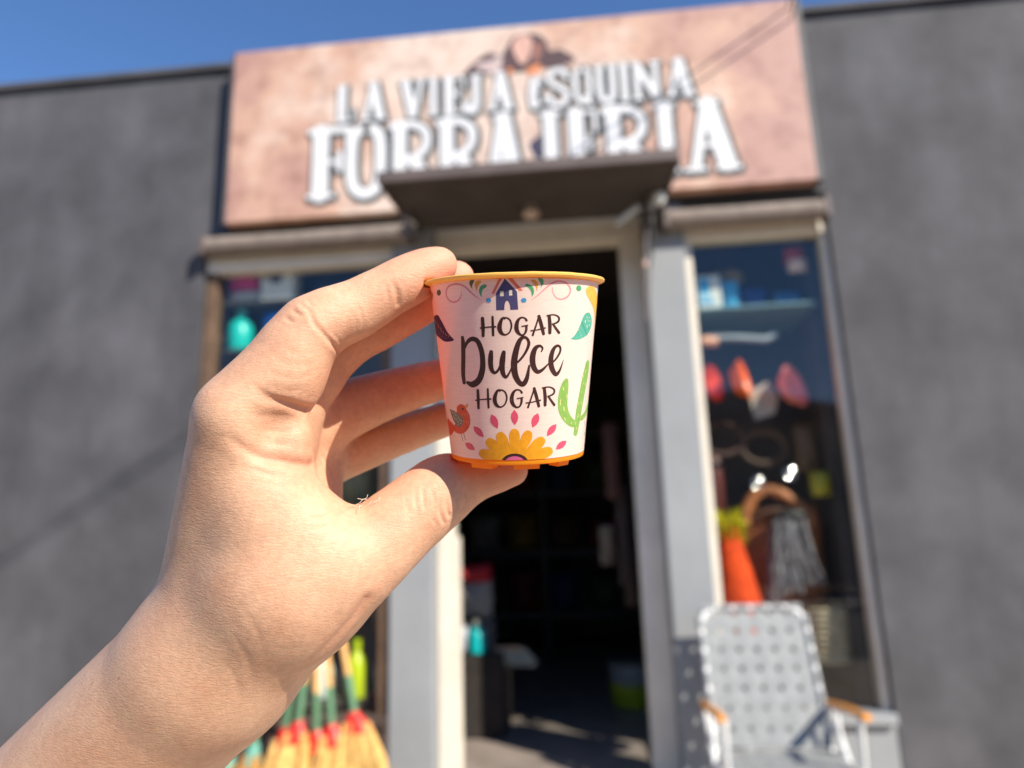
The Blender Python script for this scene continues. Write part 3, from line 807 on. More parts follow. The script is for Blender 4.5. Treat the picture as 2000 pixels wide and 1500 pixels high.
    ('petal','s','green',[(80.8,-22.71),(79.6,-23.56),(78.7,-24.43)],[0.13,0.57,0.11]),
    ('flower','p','marigold',[(-3.9,-24.29),(-5.8,-21.13),(-6.5,-18.51),(-4.8,-16.81),(-2.3,-16.43),(0.2,-16.82),(1.7,-18.53),(0.8,-21.14),(-1.3,-24.29)],1),
    ('flower','p','marigold',[(-0.8,-24.25),(0.9,-20.98),(3.1,-18.4),(6.4,-17.06),(9.2,-17.13),(11.1,-17.9),(10.7,-19.75),(7.0,-22.05),(1.6,-24.66)],1),
    ('flower','p','marigold',[(2.3,-24.65),(7.8,-21.8),(13.0,-19.7),(18.0,-18.95),(20.7,-19.46),(21.8,-20.47),(19.0,-22.14),(12.5,-23.73),(4.0,-25.38)],1),
    ('flower','p','marigold',[(4.3,-25.42),(12.5,-23.47),(19.8,-22.22),(25.9,-22.19),(28.3,-23.02),(28.4,-24.09),(23.6,-25.25),(15.2,-25.87),(5.3,-26.32)],1),
    ('flower','p','marigold',[(-6.9,-24.75),(-12.3,-22.24),(-16.0,-20.02),(-16.3,-18.22),(-14.3,-17.43),(-11.5,-17.35),(-8.2,-18.62),(-6.1,-21.13),(-4.5,-24.33)],1),
    ('flower','p','marigold',[(-9.0,-25.41),(-17.1,-23.79),(-23.3,-22.23),(-25.7,-20.6),(-24.4,-19.59),(-21.6,-19.1),(-16.8,-19.83),(-12.1,-21.9),(-7.2,-24.7)],1),
    ('flower','p','marigold',[(-10.2,-26.42),(-19.7,-26.07),(-27.7,-25.54),(-32.3,-24.43),(-32.1,-23.36),(-29.6,-22.52),(-23.8,-22.49),(-16.8,-23.66),(-9.2,-25.51)],1),
    ('flower','p','marigold',[(15.4,-27.18),(14.9,-25.87),(13.5,-24.61),(11.3,-23.47),(8.5,-22.51),(5.2,-21.77),(1.5,-21.31),(-2.3,-21.14),(-6.2,-21.27),(-9.9,-21.69),(-13.4,-22.39),(-16.4,-23.33),(-18.8,-24.46),(-20.4,-25.71),(-21.1,-27.02)],0),
    ('flower','p','ink',[(8.4,-26.6),(8.1,-25.95),(7.3,-25.31),(6.0,-24.74),(4.3,-24.25),(2.2,-23.88),(-0.1,-23.64),(-2.5,-23.56),(-4.9,-23.62),(-7.2,-23.83),(-9.3,-24.18),(-11.1,-24.65),(-12.5,-25.22),(-13.4,-25.84),(-13.8,-26.5)],0),
    ('flower','p','hot',[(5.7,-26.67),(5.5,-26.17),(4.9,-25.69),(3.9,-25.26),(2.6,-24.89),(1.0,-24.61),(-0.7,-24.43),(-2.5,-24.36),(-4.4,-24.41),(-6.1,-24.57),(-7.7,-24.84),(-9.1,-25.2),(-10.1,-25.62),(-10.8,-26.1),(-11.1,-26.6)],0),
    ('bird','p','red',[(-52.7,-11.51),(-52.2,-10.61),(-49.2,-9.83),(-45.5,-9.64),(-42.4,-10.21),(-40.8,-11.28),(-38.8,-12.35),(-38.2,-13.88),(-39.1,-15.66),(-42.0,-17.05),(-46.8,-18.17),(-51.9,-18.55),(-57.5,-18.39),(-60.5,-17.81),(-60.2,-16.44),(-55.4,-14.94)],1),
    ('bird','p','red',[(-74.4,-14.28),(-68.0,-15.1),(-59.4,-16.3),(-61.0,-17.94),(-68.8,-19.49),(-76.2,-19.45),(-76.1,-17.93),(-79.8,-15.98)],1),
    ('bird','p','grey',[(-65.0,-11.47),(-55.9,-11.81),(-50.0,-12.56),(-46.3,-13.59),(-46.2,-14.93),(-48.8,-16.22),(-52.0,-16.64),(-56.1,-16.09),(-60.3,-14.63),(-63.3,-12.9)],0),
    ('bird','p','ochre',[(-43.2,-10.04),(-38.6,-9.23),(-40.0,-10.72)],0),
    ('bird','p','ink',[(-44.0,-10.94),(-44.2,-11.1),(-44.5,-11.24),(-44.9,-11.32),(-45.4,-11.33),(-45.8,-11.26),(-46.0,-11.14),(-46.1,-10.97),(-45.9,-10.81),(-45.6,-10.67),(-45.1,-10.59),(-44.7,-10.58),(-44.3,-10.65),(-44.0,-10.77)],1),
    ('bird','s','ink',[(-50.3,-18.48),(-48.8,-20.47)],[0.2,0.2]),
    ('bird','s','ink',[(-46.9,-18.29),(-45.6,-20.17)],[0.2,0.2]),
    ('bird','s','peach',[(-46.0,-12.37),(-46.0,-12.86)],[0.2,0.2]),
    ('bird','s','peach',[(-43.4,-12.47),(-43.3,-12.96)],[0.2,0.2]),
    ('bird','s','peach',[(-40.7,-12.2),(-40.7,-12.69)],[0.2,0.2]),
    ('bird','s','peach',[(-45.3,-14.46),(-45.2,-14.95)],[0.2,0.2]),
    ('bird','s','peach',[(-42.8,-14.63),(-42.7,-15.11)],[0.2,0.2]),
    ('bird','s','peach',[(-40.3,-14.47),(-40.3,-14.95)],[0.2,0.2]),
    ('bird','s','peach',[(-62.4,-15.6),(-62.4,-16.1)],[0.2,0.2]),
    ('bird','s','peach',[(-70.7,-16.8),(-70.6,-17.31)],[0.2,0.2]),
    ('bird','s','cream',[(-60.8,-12.11),(-59.1,-12.38)],[0.2,0.2]),
    ('bird','s','cream',[(-57.2,-12.58),(-55.7,-12.86)],[0.2,0.2]),
    ('bird','s','cream',[(-59.0,-13.3),(-57.4,-13.58)],[0.2,0.2]),
    ('bird','s','cream',[(-55.1,-12.98),(-53.7,-13.26)],[0.2,0.2]),
    ('bird','s','cream',[(-52.2,-13.58),(-50.9,-13.86)],[0.2,0.2]),
    ('bird','s','cream',[(-55.8,-14.12),(-54.3,-14.39)],[0.2,0.2]),
    ('bird','s','cream',[(-50.5,-14.2),(-49.2,-14.49)],[0.2,0.2]),
    ('bird','s','cream',[(-53.4,-14.84),(-52.0,-15.12)],[0.2,0.2]),
    ('bird','s','cream',[(-49.9,-15.2),(-48.7,-15.48)],[0.2,0.2]),
    ('bird','s','cream',[(-53.3,-15.74),(-52.0,-16.01)],[0.2,0.2]),
    ('bird','s','cream',[(-55.8,-12.1),(-54.3,-12.38)],[0.2,0.2]),
    ('bird','s','cream',[(-48.1,-14.37),(-47.0,-14.65)],[0.2,0.2]),
    ('bird','s','cream',[(-58.1,-13.96),(-56.6,-14.23)],[0.2,0.2]),
    ('scroll','p','red',[(-83.9,3.5),(-84.1,3.48),(-79.6,-0.89),(-79.8,-3.66),(-84.1,-6.3),(-84.0,-5.12),(-84.0,-1.39)],1),
    ('scroll','p','plum',[(-84.0,-12.37),(-84.0,-13.08),(-84.0,-14.25),(-84.0,-13.77)],1),
]



def pot_radius(h):
    return 20.5 + 5.5 * (h + 27.2) / 54.4


def translucent_plastic(name, col, deep, amount, rough=0.32):
    m = bpy.data.materials.new(name)
    m.use_nodes = True
    N, L = m.node_tree.nodes, m.node_tree.links
    p = N['Principled BSDF']
    p.inputs['Roughness'].default_value = rough
    p.inputs['Base Color'].default_value = col
    t = N.new('ShaderNodeBsdfTranslucent')
    t.inputs[0].default_value = deep
    mx = N.new('ShaderNodeMixShader')
    mx.inputs[0].default_value = amount
    L.new(p.outputs[0], mx.inputs[1])
    L.new(t.outputs[0], mx.inputs[2])
    L.new(mx.outputs[0], N['Material Output'].inputs[0])
    tc = N.new('ShaderNodeTexCoord')
    n = N.new('ShaderNodeTexNoise')
    n.inputs['Scale'].default_value = 900
    n.inputs['Detail'].default_value = 4
    L.new(tc.outputs['Object'], n.inputs['Vector'])
    b = N.new('ShaderNodeBump')
    b.inputs['Strength'].default_value = 0.06
    b.inputs['Distance'].default_value = 0.0004
    L.new(n.outputs['Fac'], b.inputs['Height'])
    L.new(b.outputs['Normal'], p.inputs['Normal'])
    return m


def film_mat():
    """white printed film: faint horizontal rub marks and dust specks, lets some light through"""
    m = translucent_plastic('label_film', (0.94, 0.88, 0.77, 1), (1.0, 0.66, 0.34, 1), 0.32, 0.36)
    N, L = m.node_tree.nodes, m.node_tree.links
    p = N['Principled BSDF']
    tc = N.new('ShaderNodeTexCoord')
    mp = N.new('ShaderNodeMapping')
    mp.inputs['Scale'].default_value = (60, 900, 60)
    n = N.new('ShaderNodeTexNoise')
    n.inputs['Scale'].default_value = 3.0
    n.inputs['Detail'].default_value = 5
    L.new(tc.outputs['Object'], mp.inputs['Vector'])
    L.new(mp.outputs[0], n.inputs['Vector'])
    n2 = N.new('ShaderNodeTexNoise')
    n2.inputs['Scale'].default_value = 1400
    n2.inputs['Detail'].default_value = 2
    L.new(tc.outputs['Object'], n2.inputs['Vector'])
    r1 = N.new('ShaderNodeMapRange')
    r1.inputs[1].default_value = 0.35
    r1.inputs[2].default_value = 0.7
    r1.inputs[3].default_value = 0.94
    r1.inputs[4].default_value = 1.03
    L.new(n.outputs['Fac'], r1.inputs[0])
    r2 = N.new('ShaderNodeMapRange')
    r2.inputs[1].default_value = 0.74
    r2.inputs[2].default_value = 0.79
    r2.inputs[3].default_value = 1.0
    r2.inputs[4].default_value = 0.72
    L.new(n2.outputs['Fac'], r2.inputs[0])
    mu = N.new('ShaderNodeMath')
    mu.operation = 'MULTIPLY'
    L.new(r1.outputs[0], mu.inputs[0])
    L.new(r2.outputs[0], mu.inputs[1])
    mc = N.new('ShaderNodeVectorMath')
    mc.operation = 'SCALE'
    mc.inputs[0].default_value = (0.94, 0.88, 0.77)
    L.new(mu.outputs[0], mc.inputs['Scale'])
    L.new(mc.outputs[0], p.inputs['Base Color'])
    return m


pot = empty('flower_pot')
pot.matrix_world = POT_MAT
tag(pot, 'small yellow plastic pot with white printed sleeve held between thumb and fingers', 'flower pot')
bpy.context.view_layer.update()
PL = translucent_plastic('pot_plastic', rgb(255, 204, 52), (1.0, 0.36, 0.006, 1), 0.66)
PR = translucent_plastic('rim_plastic', rgb(250, 204, 104), (1.0, 0.52, 0.06, 1), 0.22)


def pot_part(name, verts_mm, faces, m, parent=pot, smooth=True):
    me = bpy.data.meshes.new(name)
    me.from_pydata([(x * 1e-3, y * 1e-3, z * 1e-3) for x, y, z in verts_mm], [], faces)
    me.materials.append(m)
    bm = bmesh.new()
    bm.from_mesh(me)
    bmesh.ops.recalc_face_normals(bm, faces=bm.faces)
    bm.to_mesh(me)
    bm.free()
    o = bpy.data.objects.new(name, me)
    COL.objects.link(o)
    o.parent = parent
    if smooth:
        me.shade_smooth()
        me.set_sharp_from_angle(angle=R(38))
    return o


def lathe_mm(prof, seg=128, wob=0.0, seed=1):
    rnd = random.Random(seed)
    ph = [rnd.uniform(0, 6.28) for _ in range(5)]
    v, f = [], []
    n = len(prof)
    for i, (r, h) in enumerate(prof):
        for k in range(seg):
            t = 2 * math.pi * k / seg
            w = wob * (math.sin(2 * t + ph[0]) + 0.6 * math.sin(5 * t + ph[1]) + 0.35 * math.sin(17 * t + ph[2]) + 0.25 * math.sin(31 * t + ph[3]))
            hh = h + (w if h > 25 else 0)
            v.append((r * math.sin(t), hh, r * math.cos(t)))
    for i in range(n - 1):
        for k in range(seg):
            q = (k + 1) % seg
            f.append((i * seg + k, i * seg + q, (i + 1) * seg + q, (i + 1) * seg + k))
    return v, f


# single closed skin: outside, rolled lip, inside, floor
prof = [(0.01, -27.2), (19.6, -27.2), (20.55, -26.9), (20.75, -26.2), (20.6, -25.75)]
prof += [(pot_radius(h), h) for h in np.linspace(-25.4, 25.6, 14)]
prof += [(pot_radius(h) - 0.75, h) for h in np.linspace(25.6, -25.6, 12)]
prof += [(0.01, -26.2)]
v, f = lathe_mm(prof, wob=0.06)
pot_part('pot_body', v, f, PL)
v, f = lathe_mm([(25.15, 25.68), (26.1, 25.72), (27.5, 26.1), (27.85, 26.35), (27.88, 26.8), (27.6, 27.12), (27.1, 27.2), (25.6, 27.1), (25.15, 26.6), (25.15, 25.68)], wob=0.06)
pot_part('rim', v, f, PR)
# drainage feet under the base
for t0, t1 in ((-46, -24), (-4, 19), (38, 52), (95, 120), (150, 176), (200, 228), (255, 282)):
    v, f = [], []
    for k in range(7):
        t = R(t0 + (t1 - t0) * k / 6)
        for r_, h in ((14.5, -26.9), (19.5, -26.9), (18.9, -28.55), (15.0, -28.55)):
            v.append((r_ * math.sin(t), h, r_ * math.cos(t)))
    for k in range(6):
        for j in range(4):
            a, b = k * 4 + j, k * 4 + (j + 1) % 4
            f.append((a, b, b + 4, a + 4))
    f += [(0, 1, 2, 3), (27, 26, 25, 24)]
    pot_part('foot', v, f, PL, smooth=False)
FILM_LO, FILM_HI = -25.5, 25.6
v, f = lathe_mm([(pot_radius(h) + 0.12, h) for h in np.linspace(FILM_LO, FILM_HI, 20)], seg=160)
film = pot_part('sleeve', v, f, film_mat())

INKS = {'ink': rgb(72, 42, 38), 'house': rgb(84, 80, 122), 'cream': rgb(245, 225, 205), 'roof': rgb(240, 130, 105), 'olive': rgb(104, 104, 62), 'ochre': rgb(236, 170, 66),
        'green': rgb(92, 172, 120), 'rose': rgb(238, 158, 162), 'blue': rgb(78, 158, 208), 'yellow': rgb(245, 196, 84), 'orange': rgb(248, 120, 22), 'plum': rgb(84, 42, 82),
        'peach': rgb(240, 170, 130), 'teal': rgb(92, 188, 160), 'cactus': rgb(146, 190, 92), 'butter': rgb(240, 228, 150), 'pink': rgb(234, 92, 120), 'marigold': rgb(246, 170, 36),
        'hot': rgb(240, 110, 155), 'red': rgb(226, 88, 62), 'grey': rgb(134, 130, 116)}


def ink_mat(k):
    name = 'print_' + k
    if name in MATS:
        return MATS[name]
    m = translucent_plastic(name, INKS[k], INKS[k], 0.22, 0.4)
    N, L = m.node_tree.nodes, m.node_tree.links
    p = N['Principled BSDF']
    tc = N.new('ShaderNodeTexCoord')
    mp = N.new('ShaderNodeMapping')
    mp.inputs['Scale'].default_value = (1500, 420, 1500) if k == 'ink' else (700, 700, 700)
    n = N.new('ShaderNodeTexNoise')
    n.inputs['Scale'].default_value = 1.0
    n.inputs['Detail'].default_value = 4
    L.new(tc.outputs['Object'], mp.inputs['Vector'])
    L.new(mp.outputs[0], n.inputs['Vector'])
    rp = N.new('ShaderNodeValToRGB')
    e = rp.color_ramp.elements
    c = INKS[k]
    e[0].position, e[0].color = 0.35, tuple(x * 0.88 for x in c[:3]) + (1,)
    e[1].position, e[1].color = 0.6, c
    if k in ('ink', 'plum'):
        x = rp.color_ramp.elements.new(0.70)
        x.color = c
        x = rp.color_ramp.elements.new(0.74)
        x.color = (c[0] * 2.6 + 0.06, c[1] * 2.6 + 0.05, c[2] * 2.6 + 0.05, 1)
    L.new(n.outputs['Fac'], rp.inputs['Fac'])
    L.new(rp.outputs['Color'], p.inputs['Base Color'])
    MATS[name] = m
    return m


PRINT_NAMES = {'upper_word': 'printed_word', 'lower_word': 'printed_word', 'script_word': 'printed_script', 'house': 'printed_house', 'scroll': 'printed_scroll', 'leaf': 'printed_leaf',
               'cactus': 'printed_cactus', 'petal': 'printed_petals', 'flower': 'printed_flower', 'bird': 'printed_bird'}
RM = 23.25
grouped = {}
layer_count = {}
for rec in POT_PRINT:
    grouped.setdefault((rec[0], rec[2]), []).append(rec)
print_parent = {}
for (g, colname), recs in grouped.items():
    V, F = [], []
    for rec in recs:
        lay = layer_count.get(g, 0)
        layer_count[g] = lay + 1
        pts = [(R(a) * RM, h) for a, h in rec[3]]
        bm = bmesh.new()
        if rec[1] == 's':
            vv, ff = ribbon(pts, rec[4])
            bv = [bm.verts.new((p[0], p[1], 0)) for p in vv]
            for q in ff:
                try:
                    bm.faces.new([bv[i] for i in q])
                except ValueError:
                    pass
        else:
            if rec[4]:
                pts = [tuple(p) for p in spline(pts + [pts[0]], 4)[:-1]]
            bv = [bm.verts.new((p[0], p[1], 0)) for p in pts]
            es = [bm.edges.new((bv[i], bv[(i + 1) % len(bv)])) for i in range(len(bv))]
            bmesh.ops.triangle_fill(bm, edges=es, use_beauty=True)
        for co, no in (((0, FILM_LO + 0.02, 0), (0, -1, 0)), ((0, FILM_HI - 0.02, 0), (0, 1, 0))):
            bmesh.ops.bisect_plane(bm, geom=bm.verts[:] + bm.edges[:] + bm.faces[:], plane_co=co, plane_no=no, clear_outer=True)
        if bm.verts:
            x0 = min(p.co.x for p in bm.verts)
            x1 = max(p.co.x for p in bm.verts)
            step = R(3.0) * RM
            k = math.ceil(x0 / step)
            while k * step < x1:
                bmesh.ops.bisect_plane(bm, geom=bm.verts[:] + bm.edges[:] + bm.faces[:], plane_co=(k * step, 0, 0), plane_no=(1, 0, 0))
                k += 1
        bm.verts.index_update()
        base = len(V)
        lift = 0.15 + 0.0022 * lay
        for p in bm.verts:
            t = p.co.x / RM
            rr = pot_radius(p.co.y) + lift
            V.append((rr * math.sin(t), p.co.y, rr * math.cos(t)))
        F += [[q.index + base for q in fc.verts] for fc in bm.faces]
        bm.free()
    o = pot_part(PRINT_NAMES[g], V, F, ink_mat(colname), parent=film, smooth=False)


# ------------------------------------------------------------------ the hand that holds it
HAND_CHAINS = {
    'index': [(-78.6, -14.22, 18.0, 12.9), (-68.23, -2.26, 15.0, 12.0), (-59.95, 10.49, 12.0, 10.6), (-49.03, 17.26, 8.0, 8.5), (-37.18, 24.77, 5.0, 7.3), (-30.54, 28.82, 2.0, 6.8), (-23.92, 32.32, 0.0, 5.8)],
    'middle': [(-76.12, -13.96, -5.0, 12.0), (-58.86, 8.91, -10.0, 10.4), (-46.91, 15.51, -13.0, 9.2), (-35.49, 21.26, -16.0, 8.0), (-26.68, 26.19, -17.0, 7.0), (-19.62, 30.83, -17.0, 5.9)],
    'ring': [(-71.84, -20.97, -22.0, 11.2), (-60.54, -14.72, -24.0, 9.6), (-51.2, -10.69, -26.0, 8.7), (-39.0, -6.6, -28.0, 7.6), (-24.69, -2.63, -29.0, 6.7), (-8.51, 0.69, -32.0, 5.6)],
    'little': [(-74.19, -33.21, -36.0, 10.6), (-64.59, -30.53, -37.0, 9.0), (-54.54, -27.44, -38.0, 7.9), (-40.65, -22.83, -39.0, 6.8), (-27.5, -18.33, -39.0, 6.0), (-10.52, -13.19, -37.0, 5.0)],
    'index_pad': [(-73.54, -33.44, 13.0, 13.0), (-70.95, -25.5, 14.0, 10.2), (-68.95, -19.36, 16.0, 9.2)],
    'thumb': [(-69.09, -63.12, 8.0, 24.5), (-48.59, -57.84, 10.0, 14.0), (-36.71, -48.76, 5.0, 11.7), (-24.82, -39.35, -1.0, 10.7), (-19.85, -36.42, -3.0, 8.9), (-11.83, -34.24, -5.0, 6.7), (-1.2, -32.4, -6.0, 5.3)],
}
HAND_PALM = [
    ((-78.6, -15.39, 18.0, 13.6), (-90.8, -73.6, 0.0, 20)),
    ((-73.67, -12.94, -4.0, 12.6), (-97.29, -82.34, -12.0, 19)),
    ((-71.84, -20.97, -22.0, 11.2), (-102.17, -89.83, -24.0, 18)),
    ((-74.19, -33.21, -36.0, 10.6), (-104.4, -95.1, -34.0, 17)),
    ((-93.75, -90.18, 1.0, 26), (-222.03, -216.27, -38.0, 33)),
    ((-104.95, -100.51, -26.0, 23), (-245.63, -238.87, -66.0, 30)),
    ((-93.75, -90.18, 1.0, 26), (-69.09, -63.12, 8.0, 24.5)),
    ((-72.86, -39.88, 15.0, 15.0), (-69.09, -63.12, 8.0, 24.5)),
    ((-71.03, -43.13, 16.0, 14.3), (-51.6, -56.4, 14.0, 13.0)),
    ((-71.38, -32.12, -26.0, 11), (-75.37, -60.43, -12.0, 18)),
]
HAND_HOLLOWS = [(-67.15, -16.74, 25.0, 7.5, 3.4), (-61.23, -19.59, 21.0, 6.5, -0.8), (-45.66, 10.57, 13.0, 8, -0.4), (-50.63, 3.04, 13.0, 8, 2.6), (-59.49, -2.61, 20.0, 9, -0.6), (-29.04, 24.92, 5.0, 6, -0.5), (-71.56, -30.39, 25.0, 10, -0.8), (-78.05, -38.87, 21.0, 8, 0.6)]
HAND_CREASES = [
    ([(-59.44, 18.20, 20.16), (-58.04, 15.11, 22.05), (-56.46, 11.89, 22.54), (-54.43, 9.37, 21.51), (-52.68, 6.67, 18.07), (-52.71, 4.65, 10.65)], 0.7, 0.55, 1),
    ([(-53.42, 11.16, 20.92), (-51.90, 8.97, 18.88), (-51.11, 6.63, 13.53)], 0.5, 0.25, 1),
    ([(-63.76, 17.02, 20.32), (-62.12, 15.41, 21.91), (-60.17, 14.19, 22.64)], 0.5, 0.4, 2),
    ([(-61.79, 18.56, 19.61), (-60.01, 16.93, 21.20), (-58.16, 16.02, 21.61)], 0.5, 0.3, 2),
    ([(-65.39, 14.28, 21.60), (-63.54, 13.01, 22.89), (-62.12, 12.40, 23.33)], 0.5, 0.35, 2),
    ([(-59.83, 19.53, 18.79), (-58.36, 17.89, 20.37), (-56.94, 16.97, 20.79)], 0.45, 0.22, 2),
    ([(-36.77, 25.64, 13.02), (-35.59, 23.55, 12.85), (-34.96, 21.24, 12.06), (-35.14, 18.95, 10.90)], 0.7, 0.45, 1),
    ([(-38.79, 24.97, 13.49), (-37.74, 21.96, 13.51), (-37.83, 19.01, 12.98)], 0.5, 0.14, 2),
    ([(-45.62, 17.41, 16.69), (-44.55, 13.82, 15.47), (-45.39, 10.28, 12.88)], 0.5, 0.13, 2),
    ([(-47.22, 16.44, 17.51), (-46.29, 13.00, 16.33), (-47.07, 9.89, 14.13)], 0.5, 0.1, 2),
    ([(-71.99, -4.52, 28.91), (-69.84, -6.75, 28.70), (-67.52, -8.73, 27.29), (-64.88, -9.92, 24.99), (-62.10, -11.15, 21.95), (-60.06, -12.18, 17.47)], 1.2, 1.0, 1),
    ([(-78.54, -17.99, 31.67), (-75.28, -21.14, 30.15), (-72.59, -23.56, 28.03), (-69.69, -25.28, 26.29), (-66.00, -26.16, 24.62), (-62.49, -27.30, 22.12), (-59.59, -28.63, 15.46)], 1.3, 0.9, 1),
    ([(-73.23, -12.56, 30.07), (-70.65, -13.50, 27.57), (-67.60, -13.65, 24.08), (-64.08, -13.18, 21.64)], 0.8, 0.14, 2),
    ([(-71.39, -17.15, 27.45), (-68.52, -17.98, 23.47), (-64.70, -18.08, 21.96), (-61.00, -17.64, 19.80)], 0.7, 0.13, 2),
    ([(-69.48, -21.16, 24.85), (-65.99, -21.71, 23.33), (-61.91, -21.57, 21.63)], 0.7, 0.12, 2),
    ([(-74.80, -6.19, 29.59), (-70.85, -8.28, 28.98), (-67.54, -10.45, 26.38)], 0.8, 0.16, 2),
    ([(-69.64, -3.68, 28.44), (-66.44, -5.92, 27.59), (-62.24, -6.93, 25.28), (-58.61, -5.52, 23.06)], 0.7, 0.13, 2),
    ([(-68.50, -0.31, 27.70), (-64.44, -2.69, 27.25), (-60.15, -3.10, 25.13), (-56.18, -0.75, 21.46)], 0.7, 0.1, 2),
    ([(-67.45, 2.95, 26.67), (-62.59, 0.56, 26.42), (-58.30, 0.62, 24.13), (-54.76, 3.35, 20.23)], 0.6, 0.09, 2),
    ([(-65.66, 6.25, 25.66), (-60.77, 3.71, 25.44), (-56.87, 4.10, 23.14)], 0.6, 0.08, 2),
    ([(-63.75, -30.39, 24.98), (-68.54, -29.35, 27.58), (-73.72, -26.83, 28.76)], 0.8, 0.16, 2),
    ([(-60.01, -33.49, 23.20), (-65.58, -32.79, 28.06), (-72.08, -30.93, 29.43)], 0.9, 0.12, 2),
    ([(-57.46, -42.21, 27.11), (-53.45, -41.73, 23.58), (-50.41, -41.08, 18.35), (-49.02, -40.89, 10.79)], 0.7, 0.4, 1),
    ([(-59.03, -44.51, 28.92), (-53.59, -44.45, 25.75), (-48.14, -42.94, 18.63)], 0.7, 0.14, 2),
    ([(-23.01, -38.05, 10.48), (-22.80, -42.07, 11.00), (-21.98, -45.13, 10.11), (-21.46, -46.54, 9.15)], 0.5, 0.38, 1),
    ([(-20.78, -39.99, 9.80), (-20.36, -42.51, 9.41), (-19.97, -44.50, 8.57)], 0.5, 0.45, 1),
    ([(-27.84, -34.65, 9.69), (-27.38, -38.84, 12.18), (-26.80, -43.05, 13.18)], 0.5, 0.24, 2),
    ([(-25.34, -35.66, 10.14), (-24.30, -39.00, 11.21), (-23.95, -42.71, 11.71)], 0.5, 0.2, 2),
    ([(-30.30, -34.67, 9.56), (-29.59, -38.78, 12.58), (-28.81, -43.06, 13.96)], 0.5, 0.12, 2),
    ([(-18.44, -38.36, 8.47), (-17.87, -40.91, 7.93), (-17.62, -42.91, 7.10)], 0.5, 0.25, 2),
    ([(-16.39, -37.03, 7.04), (-15.36, -39.34, 6.16), (-15.54, -41.27, 5.79)], 0.45, 0.25, 2),
    ([(-33.23, -36.07, 10.46), (-32.16, -40.12, 13.60), (-31.01, -45.04, 15.36)], 0.5, 0.08, 2),
    ([(-25.37, -44.07, 12.55), (-23.96, -45.77, 11.55), (-22.88, -47.25, 10.24)], 0.45, 0.15, 2),
    ([(-61.31, -85.62, 21.22), (-55.92, -81.12, 22.40), (-50.84, -76.02, 22.57), (-45.93, -70.45, 22.00), (-42.48, -65.71, 21.91)], 1.5, 0.55, 1),
    ([(-62.80, -91.33, 13.67), (-57.06, -86.14, 15.44), (-50.63, -79.76, 17.42), (-45.28, -73.13, 18.28)], 1.2, 0.22, 2),
    ([(-73.06, -63.10, 34.19), (-69.21, -70.09, 33.57), (-68.01, -79.97, 29.13)], 0.9, 0.1, 2),
    ([(-76.34, -70.37, 32.74), (-73.05, -78.03, 30.56), (-72.64, -86.85, 25.95)], 0.9, 0.12, 2),
    ([(-78.90, -79.73, 29.74), (-77.00, -86.21, 27.48), (-76.94, -94.83, 23.92)], 0.9, 0.1, 2),
    ([(-60.63, -37.53, -17.19), (-62.83, -31.33, -15.66), (-64.14, -25.11, -9.12)], 0.6, 0.3, 2),
]
LINT_ROOT = (-46.57, -41.55, 12.27)

def _smin(a, b, k):
    h = np.maximum(k - np.abs(a - b), 0.0) / k
    return np.minimum(a, b) - h * h * k * 0.25


def _cone(P, a, b):
    """exact distance to a cone with rounded ends"""
    A = np.array(a[:3]); B = np.array(b[:3]); ba = B - A
    r1, r2 = float(a[3]), float(b[3])
    out = np.full(len(P), 60.0)
    reach = np.linalg.norm(ba) * 0.5 + max(r1, r2) + 13.0
    sel = np.nonzero(((P - (A + B) * 0.5) ** 2).sum(1) < reach * reach)[0]
    if not len(sel):
        return out
    pa = P[sel] - A
    l2 = ba @ ba
    rr = r1 - r2
    a2 = l2 - rr * rr
    y = pa @ ba
    z = y - l2
    x2 = ((pa * l2 - y[:, None] * ba) ** 2).sum(1)
    y2 = y * y * l2
    z2 = z * z * l2
    k = np.sign(rr) * rr * rr * x2
    d = (np.sqrt(np.maximum(x2 * a2 / l2, 0)) + y * rr) / l2 - r1
    m1 = np.sign(y) * a2 * y2 < k
    d = np.where(m1, np.sqrt(x2 + y2) / l2 - r1, d)
    m2 = np.sign(z) * a2 * z2 > k
    d = np.where(m2, np.sqrt(x2 + z2) / l2 - r2, d)
    out[sel] = d
    return out


def pot_outer(P):
    """signed distance (mm) to the pot's outside, used to dent the finger pads"""
    A = POT_AXIS
    h = P @ A
    rad = np.linalg.norm(P - h[:, None] * A, axis=1)
    body = 20.5 + (26.0 - 20.5) * (h + 27.2) / 54.4
    rim = np.maximum(np.maximum(25.6 - h, h - 27.25), rad - 28.0)
    wall = np.maximum(np.maximum(rad - body, -body + 1.2 + rad * 0 - 99), np.maximum(h - 27.2, -28.2 - h))
    hollow = np.maximum(rad - (body - 1.0), -(h + 25.5))
    return np.maximum(np.minimum(wall, rim), -hollow)


def hand_sdf(P):
    d = None
    for a, b in HAND_PALM:
        c = _cone(P, a, b)
        d = c if d is None else _smin(d, c, 6.0)
    for name, chain in HAND_CHAINS.items():
        g = None
        fine = spline(chain, 2)
        for a, b in zip(fine[:-1], fine[1:]):
            c = _cone(P, a, b)
            g = c if g is None else _smin(g, c, 2.5)
        reach = 42.0 if name == 'thumb' else 26.0
        near = np.linalg.norm(P - np.array(chain[0][:3]), axis=1)
        k = 0.7 + (6.0 if name == 'thumb' else 3.5) * np.clip(1.25 - near / reach, 0, 1)
        d = _smin(d, g, k)
    for (cx, cy, cz, r, amount) in HAND_HOLLOWS:
        q = ((P[:, 0] - cx) ** 2 + (P[:, 1] - cy) ** 2 + (P[:, 2] - cz) ** 2) / (r * r)
        d = d + amount * np.exp(-q)
    p = pot_outer(P) - 0.15
    h = np.maximum(1.2 - np.abs(d + p), 0.0) / 1.2
    return np.maximum(d, -p) + h * h * 1.2 * 0.25


